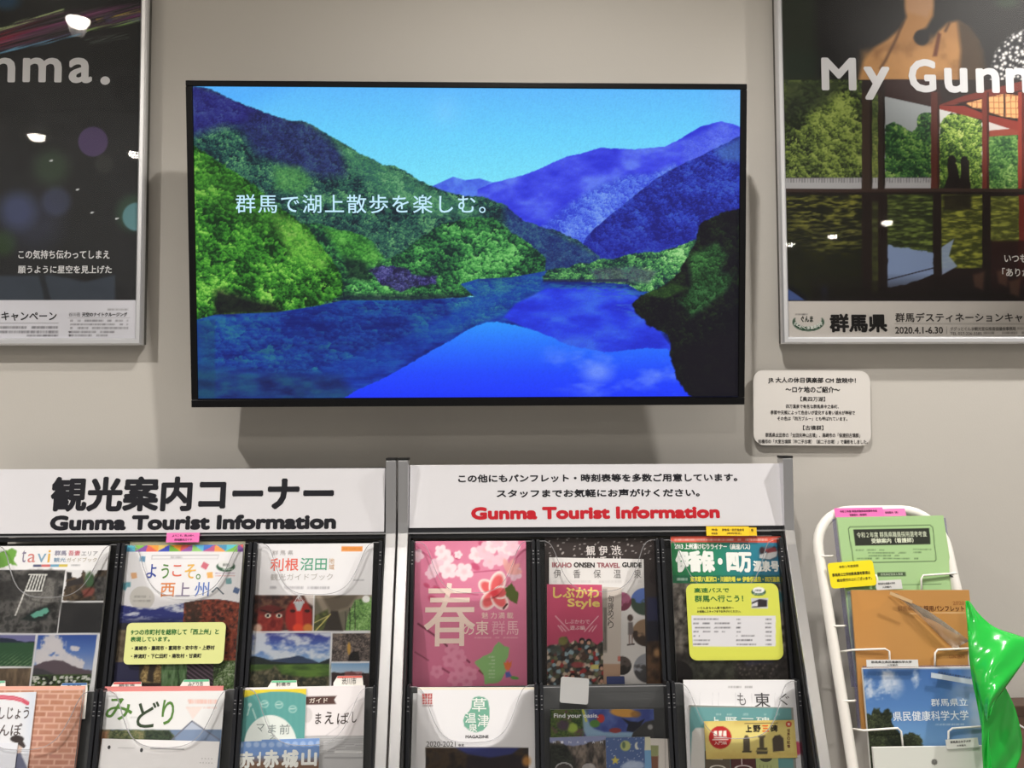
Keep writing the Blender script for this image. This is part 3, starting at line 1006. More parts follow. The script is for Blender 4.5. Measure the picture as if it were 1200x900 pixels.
    p.greek(932, 367.6, 946, 1.8, (90, 90, 88), 36)


def arc_text(txt, cx, cy, rx, ry, a0, a1, hh, col):
    out = []
    k = len(txt)
    for i, ch in enumerate(txt):
        a = math.radians(a0 + (a1 - a0) * (i + 0.5) / k)
        x, y = cx + rx * math.cos(a), cy + ry * math.sin(a)
        out.append((ch, x - hh * 0.5, y - hh * 0.5, x + hh * 0.5, y + hh * 0.5, col, 0.03))
    return out


K_ = (26, 24, 24)
poster('framed_poster', LEFTP, (915, 403.4), 0.728, 1.03, False, paint_right,
       'silver framed poster of a red timber pavilion over a mirror pond, right of the television',
       {'title_first_word': [('M', 962.5, 67.5, 1003.5, 106, W_, 0.045), ('y', 1012, 78, 1043, 117, W_, 0.045)],
        'title_lettering': [('G', 1064.5, 69, 1097, 108.5, W_, 0.045), ('u', 1106.5, 79.5, 1134, 109, W_, 0.06),
                            ('n', 1143.5, 79.5, 1171.5, 109, W_, 0.06), ('m', 1178.5, 79.5, 1226, 109, W_, 0.06), ('a.', 1233, 79.5, 1282, 110, W_, 0.06)],
        'verse_lettering': [('いつも', 1177, 298, 1203, 307.5, (232, 230, 226), 0.02), ('「ありが', 1174.5, 314, 1207, 324, (232, 230, 226), 0.02)],
        'logo_lettering': arc_text('わくわく体験新発見', 947.3, 374.9, 16.6, 9.3, 160, 20, 4.0, (226, 232, 226)) + [('ぐんま', 938.5, 370.2, 953, 377.6, (30, 44, 36), 0.03)],
        'prefecture_lettering': [('群馬県', 972, 367.5, 1040, 389.5, K_, 0.045)],
        'footer_lettering': [('群馬デスティネーションキャンペーン', 1049, 366.5, 1245, 377.5, (48, 44, 42), 0.02), ('2020.4.1-6.30', 1049, 383, 1105, 391, (58, 54, 52), 0.03),
                             ('ググっとぐんま観光宣伝推進協議会事務局', 1113.5, 383, 1190.5, 387.6, (84, 80, 78), 0.01), ('TEL 027-226-3385', 1113.5, 389.2, 1150.5, 392.4, (84, 80, 78), 0.01)]})

# ------------------------------------------------------------------ laminated notice on the wall
NP = Frame((0, -0.010, 0), (1, 0, 0), (0, 0, 1))


def notice_pads(S_, o, w):
    for x in (-w * 0.36, w * 0.36):
        for y in (0.025, 0.125):
            MB().box(x - 0.008, x + 0.008, y - 0.008, y + 0.008, -0.0095, -0.001).build('foam_pad', mat('foam_pad', (200, 198, 190), 0.8), o)


kk = (34, 32, 34)
slip('laminated_notice', NP, (882.5, 433.5), (1019.5, 434.5), 0.152, (214, 210, 206),
     [('JR 大人の休日倶楽部 CM 放映中！', 900, 442.3, 1003, 449.8, kk, 0.03), ('〜ロケ地のご紹介〜', 920.5, 452.8, 984.5, 460.3, kk, 0.03), ('【奥四万湖】', 938, 464.8, 967, 470.4, kk, 0.02),
      ('四万温泉で有名な群馬県中之条町、', 921, 474, 983, 478.6, kk, 0.02), ('季節や天候によって色合いが変化する青い湖水が神秘で', 903, 481, 1002, 486, kk, 0.02),
      ('その色は「四万ブルー」とも呼ばれています。', 911, 488.2, 993, 493, kk, 0.02), ('【古墳群】', 941, 498.4, 965, 504.2, kk, 0.02),
      ('群馬県太田市の「太田天神山古墳」、高崎市の「保渡田古墳群」', 897, 507.4, 1008, 512.6, kk, 0.02), ('前橋市の「大室古墳群（中二子古墳）（前二子古墳）」で撮影をしました。', 888.5, 515, 1017, 520, kk, 0.02)],
     'white laminated notice with rounded corners on the wall below the pavilion poster', 'notice', r=0.022, thick=0.0012, extra=notice_pads)


# ------------------------------------------------------------------ the two leaflet racks
P1 = plane(550, 640, 1.555, 11.0)          # upper tier: covers lie in this plane
P2 = plane(550, 806, 1.468, 11.0)          # lower tier, stepped towards the viewer
HD = plane(550, 600, 1.562, 7.0)           # header boards
rail_m = mat('rack_dark_plastic', (30, 31, 35), 0.32, 0, 0.4)
back_m = mat('rack_black_panel', (16, 16, 18), 0.5)
alu_m = noise_bump(mat('brushed_aluminium', (225, 225, 228), 0.30, 1.0), 300, 0.15, 0.0005, 2, (1, 1, 0.03))
pane_m = clear('acrylic_pocket', (0.985, 0.985, 0.985), 1.22, 0.04, 0.0, (205, 205, 215), 0.08)
edge_m = clear('acrylic_edge', (0.8, 0.8, 0.82), 1.45, 0.15, 0.30, (225, 225, 228))

xr0 = HD.pt(*HD.uv(467, 600))[0]
xr1 = HD.pt(*HD.uv(928, 600))[0]
RW = xr1 - xr0
xl1 = HD.pt(*HD.uv(465, 600))[0]
RACKS = [(xl1 - RW - 0.021, xl1), (xr0, xr1)]
BARW = 0.0195
SLOPE = math.tan(math.radians(21.0))
NOTCH = [(0.045, 0.0), (0.09, 0.06), (0.125, 0.2), (0.16, 0.42), (0.21, 0.68), (0.27, 0.86), (0.36, 0.97), (0.5, 1.0), (0.64, 0.97),
         (0.73, 0.86), (0.79, 0.68), (0.84, 0.42), (0.875, 0.2), (0.91, 0.06), (0.955, 0.0)]


def bar_profile():
    """Side view (y, z) of the bent side bar, from the top to the floor, front edge."""
    y0 = HD.pt(0, 0)[1] - 0.012
    z0 = 1.285
    pts = [(y0, 1.432), (y0, z0 + 0.03), (y0 - 0.002, z0 + 0.01), (y0 - 0.009, z0 - 0.015)]
    yb, zb = pts[-1]
    pts.append((yb - (zb - 0.03) * SLOPE, 0.03))
    return pts


def yz_ribbon(mb, prof, x0, x1, depth):
    k = len(prof)
    v = [(x0, y, z) for y, z in prof] + [(x1, y, z) for y, z in prof] + [(x0, y + depth, z) for y, z in prof] + [(x1, y + depth, z) for y, z in prof]
    f = []
    for i in range(k - 1):
        f += [(i, i + 1, k + i + 1, k + i), (2 * k + i, 3 * k + i, 3 * k + i + 1, 2 * k + i + 1), (i, 2 * k + i, 2 * k + i + 1, i + 1), (k + i, k + i + 1, 3 * k + i + 1, 3 * k + i)]
    f += [(0, k, 3 * k, 2 * k), (k - 1, 3 * k - 1, 4 * k - 1, 2 * k - 1)]
    mb.add(v, f)


PR = bar_profile()
COLS = {}


def build_rack(ri, label):
    x0, x1 = RACKS[ri]
    zf = 0.0
    base = Frame(((x0 + x1) / 2, -0.33, 0), (1, 0, 0), (0, 0, 1))
    root = bpy.data.objects.new('brochure_rack', None)
    COL.objects.link(root)
    root.location = base.O
    tagit(root, label, 'display rack', 'brochure racks')
    inv = Matrix.Translation(Vector(base.O)).inverted()

    def put(o):
        o.parent = root
        o.matrix_parent_inverse = inv
        return o

    for a, b in ((x0, x0 + BARW), (x1 - BARW, x1)):
        mb = MB()
        yz_ribbon(mb, PR, a, b, 0.032)
        put(bevel(mb.build('side_bar', alu_m), 0.0012))
        mb = MB()
        mb.box(a, b, PR[0][0], PR[0][0] + 0.032, 1.4325, 1.4365)
        put(mb.build('bar_cap', back_m))
        mb = MB()
        yz_ribbon(mb, [(PR[-1][0] - 0.06, 0.025), (PR[-1][0] - 0.06, 0.0)], a - 0.004, b + 0.004, 0.45)
        put(mb.build('foot', rail_m))
    for a, b in ((x0 + BARW + 0.001, x0 + BARW + 0.004), (x1 - BARW - 0.004, x1 - BARW - 0.001)):
        mb = MB()
        sp = [(y + 0.012, z) for y, z in PR[1:-1]] + [(PR[-2][0] - (PR[-2][1] - 0.72) * SLOPE + 0.012, 0.72)]
        yz_ribbon(mb, sp, a, b, 0.055)
        put(mb.build('side_panel', back_m))
    # header
    ztop = HD.uv(600, 546)[1]
    zbot = HD.uv(600, 622)[1]
    mb = MB()
    mb.box(x0 + BARW, x1 - BARW, zbot - 0.004, ztop - 0.001, -0.016, -0.0022)
    put(mb.build('header_board', rail_m, None, Frame(HD.O * np.array([0, 1, 1]), HD.U, HD.V)))
    mb = MB()
    mb.box(x0 + BARW, x1 - BARW, zbot - 0.0045, zbot - 0.0020, -0.016, 0.002)
    put(mb.build('header_lip', alu_m, None, Frame(HD.O * np.array([0, 1, 1]), HD.U, HD.V)))
    mb = MB()
    mb.box(x0 + BARW, x1 - BARW, zbot - 0.013, zbot - 0.0055, -0.016, -0.002)
    put(bevel(mb.build('top_rail', rail_m, None, Frame(HD.O * np.array([0, 1, 1]), HD.U, HD.V)), 0.002))
    # tiers
    xi0, xi1 = x0 + BARW + 0.004, x1 - BARW - 0.004
    cw = (xi1 - xi0) / 3
    for ti, (P, ytop) in enumerate(((P1, 634.0), (P2, 803.0))):
        Pf = Frame(P.O * np.array([0, 1, 1]), P.U, P.V)
        vt = Pf.uv(600, ytop, 0.012)[1]
        vb = vt - 0.31
        mb = MB()
        mb.box(xi0, xi1, vb, vt + (0.004 if ti == 0 else -0.004), -0.0175, -0.0155)
        put(mb.build('back_panel', back_m if ti == 0 else mat('pocket_back_sheen', (66, 67, 68), 0.45), None, Pf))  # lower tier: grey colour stands in for the reflecting acrylic
        for c in range(3):
            a, b = xi0 + cw * c, xi0 + cw * (c + 1)
            COLS[(ri, ti, c)] = (a, b, vt, vb)
            for sx, nx in ((a + 0.0012, 1), (b - 0.0012, -1)):
                pts = [(sx, vb), (sx + nx * 0.0068, vb), (sx + nx * 0.0068, vt - 0.002), (sx + nx * 0.0056, vt + 0.002), (sx + nx * 0.0036, vt + 0.0035), (sx + nx * 0.0012, vt + 0.002), (sx, vt - 0.002)]
                if nx < 0:
                    pts = pts[::-1]
                r = MB().prism(pts, -0.0155, 0.0135)
                ro = put(r.build('pocket_rail', rail_m, None, Pf))
                bevel(ro, 0.0012)
                sp = MB()
                for q in (0.018, 0.0235, 0.033, 0.04):
                    sp.box(sx + nx * 0.002, sx + nx * 0.005, vt - q - 0.0012, vt - q, 0.0134, 0.0142)
                so = sp.build('rail_mark', alu_m, None, Pf)
                so.parent = ro
                so.matrix_parent_inverse = Matrix.Identity(4)
                so.matrix_basis = Matrix.Identity(4)
            pa, pb = a + 0.0078, b - 0.0078
            w = pb - pa
            full = (ri, ti, c) == (1, 1, 1)
            top = [(pa + w * fx, vt - 0.004 - 0.094 * d) for fx, d in ((0.0, 0.0), (1.0, 0.0))] if full else \
                  [(pa, vt)] + [(float(q[0]), float(q[1])) for q in smooth_path([(pa + w * fx, vt - 0.094 * d) for fx, d in NOTCH], 4)] + [(pb, vt)]
            poly = [(pa, vb), (pb, vb)] + top[::-1]
            po = put(MB().prism(poly, 0.0105, 0.0118).build('clear_pocket', pane_m, None, Pf))
            tp = [(x, y, 0.0112) for x, y in top]
            eo = MB()
            k = len(tp)
            wd = 0.0009
            v = []
            for i in range(k):
                d = np.array(tp[min(i + 1, k - 1)]) - np.array(tp[max(i - 1, 0)])
                nrm = np.array([-d[1], d[0], 0]) / np.linalg.norm(d)
                p_ = np.array(tp[i])
                v += [p_ + nrm * wd * 0.2 + (0, 0, -0.0012), p_ + nrm * wd * 0.2 + (0, 0, 0.0012), p_ - nrm * wd + (0, 0, 0.0012), p_ - nrm * wd + (0, 0, -0.0012)]
            f = [(i * 4 + j, i * 4 + (j + 1) % 4, (i + 1) * 4 + (j + 1) % 4, (i + 1) * 4 + j) for i in range(k - 1) for j in range(4)]
            eo.add(v, f)
            e_ = eo.build('pocket_lip', edge_m, None, Pf)
            e_.parent = po
            e_.matrix_basis = Matrix.Identity(4)
            bo = MB().box(pa, pb, vb, vb + 0.003, -0.0155, 0.0105)
            put(bo.build('pocket_floor', back_m, None, Pf))
    return root


build_rack(0, 'black and silver leaflet rack under the black lettered sign, left of the pair')
build_rack(1, 'black and silver leaflet rack under the red lettered sign, beside the white wire stand')

# header signs
BK = (22, 22, 30)


def header_sign(TL, TR, BL, items, label):
    a, c = HD.uv(*TL, 0.0), HD.uv(*BL, 0.0)
    h = abs(a[1] - c[1])
    S_, w = rect_frame(HD, TL, TR, h, 0.0)
    root = empty('header_sign', S_, label, 'sign', 'signs on the rack headers')
    bevel(MB().box(-w / 2, w / 2, 0, h, -0.0018, 0).build('sign_board', mat('sign_paper', (214, 213, 218), 0.4, 0, 0.4), root), 0.0004)
    for nm, it in items:
        lettering(nm, S_, root, it, 0.0004)


header_sign((-4, 550), (451.6, 548.6), (-4, 625.6),
            [('title_lettering', [('観光案内コーナー', 59.5, 558, 391.5, 599.3, BK, 0.042)]), ('subtitle_lettering', [('Gunma Tourist Information', 58.5, 603.2, 394, 621, BK, 0.085)])],
            'long white sign with large black Japanese title on the left rack header')
RED = (186, 26, 40)
header_sign((480.6, 545), (913.5, 543.2), (480.6, 618.7),
            [('notice_lettering', [('この他にもパンフレット・時刻表等を多数ご用意しています。', 537, 555.3, 864, 564.8, BK, 0.04), ('スタッフまでお気軽にお声がけください。', 582, 573, 820, 582.6, BK, 0.04)]),
             ('subtitle_lettering', [('Gunma Tourist Information', 552, 593.3, 843.5, 608.3, RED, 0.085)])],
            'long white sign with two Japanese lines and red English lettering on the right rack header')


# ---- upper tier, left rack
def paint_tavi(p):
    X, Y = p.X, p.Y
    p.C[:] = (232, 231, 233)
    p.poly([(-6, 648), (4, 646), (14, 642.5), (20, 645), (18, 652), (16, 656), (20, 663), (12, 661), (6, 664.5), (-6, 666)], (112, 164, 72), 1, 1, 1.2, 3)
    for x0, x1, c in ((39, 48.5, (88, 92, 122)), (48.5, 59, (206, 112, 112)), (59, 69, (110, 162, 190)), (69, 79, (206, 186, 84))):
        p.rect(x0, 661.5, x1, 664.3, c)
    p.greek(83, 661.5, 94, 2, (150, 150, 155), 3)
    q = p.box(-40, 667.6, 300, 900, 0.8)
    p.put(q, (226, 226, 228))
    q = p.mask([(-40, 668), (77, 668), (67, 742), (-40, 742)])
    p.tex(q, [(34, 34, 34), (62, 61, 60), (96, 94, 92), (58, 58, 58)], 9, 4)
    p.poly([(-40, 690), (10, 680), (24, 676), (34, 668), (60, 668), (70, 676), (66, 700), (60, 690), (40, 700), (10, 702), (-40, 720)], (44, 43, 43), 4, 0.7, 2)
    p.tex(p.mask([(14, 712), (28, 694), (48, 694), (56, 676), (66, 680), (62, 706), (40, 712), (22, 722)], 3) * 0.8, [(90, 88, 86), (128, 126, 122), (84, 82, 80)], 4, 6)
    for i in range(6):
        x = 37 + i * 3.3
        p.line([(x, 673.5), (30 + i * 3.7, 691.5)], 1.5, (206, 206, 202))
    p.line([(30, 692.2), (49, 692.6)], 1.5, (222, 222, 218))
    p.line([(28.5, 694), (24, 706), (18, 721)], 1.6, (214, 214, 210))
    p.line([(34, 673.4), (55, 673.6)], 1.2, (214, 214, 210))
    p.poly([(30, 722), (38, 716), (48, 712), (56, 710), (60, 716), (54, 724), (40, 728), (24, 726)], (30, 40, 38), 2)
    p.poly([(36, 721), (42, 717), (50, 714), (56, 712.5), (57, 716), (50, 722), (40, 724)], (102, 170, 150), 1, 1, 1.5, 3)
    p.line([(77.5, 668), (67, 743)], 1.2, (222, 222, 224))
    q = p.mask([(78, 668), (200, 668), (200, 704), (73, 704)])
    p.put(q, (216, 216, 218))
    g = p.mask([(78, 678), (88, 676), (92, 680), (98, 668), (101, 676), (106, 669), (110, 676), (116, 668), (200, 668), (200, 704), (73, 704)], 1, 2, 4)
    p.tex(q * g, [(44, 40, 36), (70, 58, 46), (92, 78, 62)], 5, 8)
    p.poly([(78, 670), (84, 671), (84, 678), (78, 679)], (40, 38, 38), 1)
    p.poly([(80, 681), (97, 676), (98, 684), (80, 687)], (46, 42, 42), 1.5)
    p.ell(105, 680, 5.5, 9, (66, 98, 66), 0.6)
    p.poly([(96, 692), (106, 688), (113, 690), (108, 698), (98, 700)], (134, 74, 66), 3)
    p.tex(p.mask([(110, 676), (200, 668), (200, 704), (112, 704)], 3), [(40, 40, 42), (64, 62, 60), (90, 88, 86)], 4, 9)
    p.line([(73, 704.8), (200, 704.8)], 1.2, (216, 216, 218))
    p.tex(p.mask([(72.5, 706), (200, 706), (200, 742), (67.5, 742)]), [(38, 38, 40), (52, 51, 52)], 20, 10)
    p.rect(-40, 742, 200, 744, (220, 220, 224))
    q = p.mask([(-40, 744), (42, 744), (37.5, 781), (-40, 781)])
    p.put(q, (112, 112, 158))
    p.put(q * p.mask([(-40, 746), (10, 748), (28, 752), (44, 751), (44, 790), (-40, 790)], 1, 1, 5), (34, 42, 64))
    g = q * p.mask([(-40, 753), (44, 753), (44, 790), (-40, 790)], 1.5)
    p.put(g, (46, 82, 54))
    p.put(g * np.clip(np.sin((X + Y * 1.4) * 1.1) * 0.5 + 0.1 + (fbm(X / 4, Y / 2, 12, 2) - 0.5), 0, 1) * np.clip((Y - 762) / 14, 0, 1), (120, 142, 104))
    p.line([(-40, 782), (37, 782)], 1.4, (218, 218, 220))
    p.tex(p.mask([(-40, 783), (37, 783), (34, 810), (-40, 810)]), [(78, 66, 54), (118, 100, 80)], 9, 13, (0.5, 1.6))
    p.line([(43, 744), (34, 812)], 1.4, (216, 216, 220))
    q = p.mask([(44.5, 744), (114, 744), (104, 812), (35.5, 812)])
    t = np.clip((Y - 744) / 40, 0, 1)
    p.put(q, ramp(t, [(52, 82, 158), (86, 118, 182), (150, 164, 196)]))
    for x, y, r in ((60, 751, 9), (66, 756, 9), (56, 760, 8), (70, 763, 6), (46, 770, 9), (52, 775, 9), (64, 776, 9), (76, 773, 9), (86, 777, 9), (92, 779, 6), (87, 760, 5)):
        p.put(q * np.clip(1.25 - np.hypot((X - x) / r, (Y - y) / (r * (0.6 if y == 760 and x > 80 else 0.9))) + (fbm(X / 3, Y / 3, 15, 3) - 0.5) * 0.9, 0, 0.4) * 2.4, (206, 202, 206))
    p.put(q * p.mask([(36, 782), (50, 776), (62, 773.5), (74, 774), (84, 780), (94, 783), (108, 786), (108, 796), (36, 796)], 1, 1, 4), (88, 76, 84))
    p.put(q * p.mask([(36, 782), (50, 784), (64, 790), (36, 794)], 2) * 0.7, (52, 54, 58))
    g = q * p.mask([(36, 791), (110, 790), (110, 815), (36, 815)], 1.5)
    p.tex(g, [(40, 54, 32), (74, 100, 46)], 5, 16)
    d, idv, off = worley(X / 4.5, Y / 3.5, 17)
    p.put(g * (d < 0.45) * (Y > 792) * (Y < 803) * 0.9, np.where((idv > 0.5)[..., None], (214, 214, 208), (24, 26, 24)))


leaflet('tourist_guidebook', P1, (-2, 640), (128.5, 639.2), 0.295, paint_tavi,
        'guidebook with a colourful four-letter title over garden and volcano photographs, in the left rack', 'guidebook', 0.0, 0.006,
        texts={'title_lettering': [('t', 25.5, 644.5, 30.5, 659, (142, 134, 156)), ('a', 32.5, 648.8, 41.5, 659, (206, 134, 130)), ('v', 43.5, 648.8, 54, 659, (136, 168, 192)), ('i', 56, 644.5, 59, 659, (222, 178, 84), 0.02)],
               'subtitle_lettering': [('群馬', 64, 645, 78, 651.2, (136, 134, 160), 0.02), ('吾妻', 80, 645, 94, 651.2, (208, 120, 132), 0.02), ('エリア', 95.5, 646, 114.5, 651.2, (150, 150, 156), 0.02),
                                      ('観光', 63, 653.4, 77, 658.6, (132, 160, 184), 0.02), ('ガイドブック', 78, 653.4, 113.5, 658.6, (176, 168, 150), 0.01)]})


def logo_ellipse(p, cx, cy, s=1.0):
    p.ell(cx, cy + 2 * s, 11 * s, 6 * s, (52, 88, 66), 0.12)
    p.ell(cx, cy - 0.5 * s, 9 * s, 4.6 * s, (228, 228, 228), 0.15)
    p.greek(cx - 6 * s, cy - 1.5 * s, cx + 4 * s, 3 * s, (70, 76, 72), 7)
    p.greek(cx - 8 * s, cy + 4.2 * s, cx + 8 * s, 1.8 * s, (210, 220, 210), 8)


def paint_welcome(p):
    X, Y = p.X, p.Y
    p.C[:] = (231, 230, 233)
    cols = [(84, 152, 190), (98, 196, 214), (128, 190, 84), (134, 86, 168), (226, 104, 92), (236, 162, 72), (226, 196, 110), (64, 84, 190), (116, 180, 70), (238, 150, 50), (216, 92, 86), (150, 96, 172), (150, 206, 120), (96, 176, 214), (78, 120, 204), (190, 96, 140), (236, 156, 84)]
    s = 13.3
    k = np.floor((X - 146 + (Y - 639) * 0.16) / s)
    fx = ((X - 146 + (Y - 639) * 0.16) / s) - k
    fy = np.clip((Y - 638) / 8.0, 0, 1)
    tri = np.where((k % 2) == 0, fx > fy, fx > 1 - fy)
    idx = ((k * 2 + tri) % len(cols)).astype(int)
    p.put(p.box(100, 630, 300, 646.4, 0.5), np.array(cols, float)[idx])
    for a, b in (((178, 651), (256, 650.6)), ((178, 655.4), (255.4, 655)), ((178, 651), (177.6, 655.4)), ((256, 650.6), (255.4, 655))):
        p.line([a, b], 0.6, (172, 170, 176))
    p.greek(200, 652, 214, 2, (160, 158, 164), 5)
    for x, y, r, c, a in ((167, 655, 3.2, (108, 150, 182), 0.1), (157, 674.5, 3.4, (222, 172, 128), -0.15), (240, 663, 3.6, (206, 112, 128), 0.5), (246, 674, 3.4, (232, 178, 104), -0.1), (268, 681, 3.3, (120, 166, 172), -0.1), (277, 692, 3.4, (90, 110, 150), 0.4), (145, 687, 4, (104, 164, 178), 0.4), (150, 685, 3, (104, 164, 178), 0)):
        c_, s_ = math.cos(a), math.sin(a)
        p.poly([(x + r * (i * c_ - j * s_), y + r * (i * s_ + j * c_)) for i, j in ((-1, -1), (1, -1), (1, 1), (-1, 1))], c, 0.6)
    p.ell(166.5, 701, 14.5, 14, (206, 203, 198), 0.05)
    p.greek(157, 698, 176, 2.4, (140, 138, 134), 8, 0.6)
    p.greek(156, 703, 177, 2.4, (140, 138, 134), 9, 0.6)
    logo_ellipse(p, 264.5, 662)
    p.greek(252, 671, 275, 1.2, (160, 120, 160), 10)
    p.greek(252, 674, 275, 1.2, (200, 130, 130), 11)
    q = p.mask([(100, 706), (140, 708.5), (160, 712), (185, 712), (215, 706.5), (235, 703), (252, 702), (266, 703.5), (300, 710), (300, 900), (100, 900)], 0.8)
    cl = np.clip((fbm(X / 13, Y / 4.0, 21, 4) - 0.45) * 5, 0, 1)
    p.put(q, (46, 54, 122))
    p.put(q * cl, (204, 208, 220))
    p.put(q * np.clip((Y - 722) / 6, 0, 1) * 0.8, (36, 42, 92))
    p.put(q * p.mask([(100, 730), (220, 730), (220, 900), (100, 900)], 1), (46, 46, 52))
    g = q * p.mask([(216.5, 690), (300, 690), (300, 778), (212, 778)], 0.8)
    p.tex(g, [(48, 28, 24), (102, 46, 36), (140, 64, 44), (70, 40, 34)], 5, 22)
    p.put(g * p.box(217, 700, 236, 780, 4) * 0.7, (52, 42, 34))
    d, idv, off = worley(X / 5, Y / 4, 23)
    p.put(g * (idv > 0.72) * np.clip(0.6 - d, 0, 1), (206, 110, 86))
    p.tex(q * p.mask([(100, 738), (148, 738), (144, 776), (100, 776)], 1), [(84, 72, 58), (122, 108, 88)], 4, 24)
    p.put(q * p.box(100, 776, 163, 900, 1), (46, 46, 76))
    g = q * p.box(163, 776, 190, 900, 1)
    p.put(g, (52, 44, 38))
    p.leaves(g * p.mask([(166, 800), (164, 792), (170, 778), (175, 780), (172, 798), (180, 800), (180, 790), (184, 778), (190, 780), (188, 800)], 2), [(100, 80, 50), (190, 164, 110)], 3, 25)
    p.tex(q * p.box(189, 774, 219, 900, 1), [(44, 66, 38), (84, 118, 74), (110, 136, 100)], 6, 26, (0.4, 2))
    g = q * p.box(219, 776, 251, 900, 1)
    p.put(g, (44, 38, 42))
    p.put(g * np.clip(np.sin((X * 0.7 - Y) * 1.2), 0, 1) * 0.7, (140, 112, 132))
    p.leaves(q * p.box(250, 774, 300, 900, 1), [(40, 52, 30), (84, 112, 62), (176, 186, 160)], 4, 27)


leaflet('welcome_brochure', P1, (146.3, 639.2), (285.2, 638.2), 0.297, paint_welcome,
        'brochure with a rainbow triangle band and multicoloured Japanese welcome lettering in the left rack', 'brochure', 0.004, 0.008,
        texts={'title_lettering': [('よ', 171.5, 661, 183.5, 677.5, (62, 78, 156), 0.015), ('う', 189, 661, 198, 678, (92, 138, 72), 0.015), ('こ', 202, 662, 213, 675.5, (218, 112, 92), 0.015), ('そ', 216.5, 661, 229.5, 678, (228, 182, 92), 0.015),
                                   ('。', 229.5, 672.5, 235, 679, (96, 142, 76), 0.02), ('西', 188, 683, 205, 699.5, (214, 134, 80), 0.012), ('上', 206, 682.5, 223, 699, (124, 112, 140), 0.008), ('州', 228, 682, 245, 699, (92, 122, 192), 0.008), ('へ', 247.5, 688, 263, 697, (114, 122, 132), 0.015)]})
slip('paper_sheet', P1, (152.5, 634.8), (287.5, 634.3), 0.2, (232, 230, 196), None, 'plain cream sheet edge showing above the rainbow banded brochure', 'paper', -0.0068)
slip('label_slip', P1, (195.5, 624.5), (234, 624.2), 0.0175, (240, 120, 186), [('ようこそ。西上州へ', 202, 626.3, 227.5, 629, (70, 30, 60), 0.02), ('西毛観光ガイド', 204.5, 631, 225, 633.8, (70, 30, 60), 0.02)],
     'pink paper label slip standing above the rainbow banded brochure', 'label', 0.0128, group='coloured label slips')
GRN = (44, 110, 52)
slip('notice_card', P1, (149, 730), (265, 729), 0.072, (214, 218, 146),
     [('9つの市町村を総称して「西上州」と', 153.5, 737, 256.5, 744, GRN, 0.03), ('表現しています。', 153, 746, 199, 752, GRN, 0.03),
      ('・高崎市・藤岡市・富岡市・安中市・上野村', 154.5, 756.5, 251.5, 762, BK, 0.03), ('・神流町・下仁田町・南牧村・甘楽町', 153.5, 766, 236, 771.4, BK, 0.03)],
     'yellow-green rounded card with green and black lettering across the rainbow banded brochure', 'card', 0.0146, r=0.009, thick=0.001, group='rounded cards on the brochures')


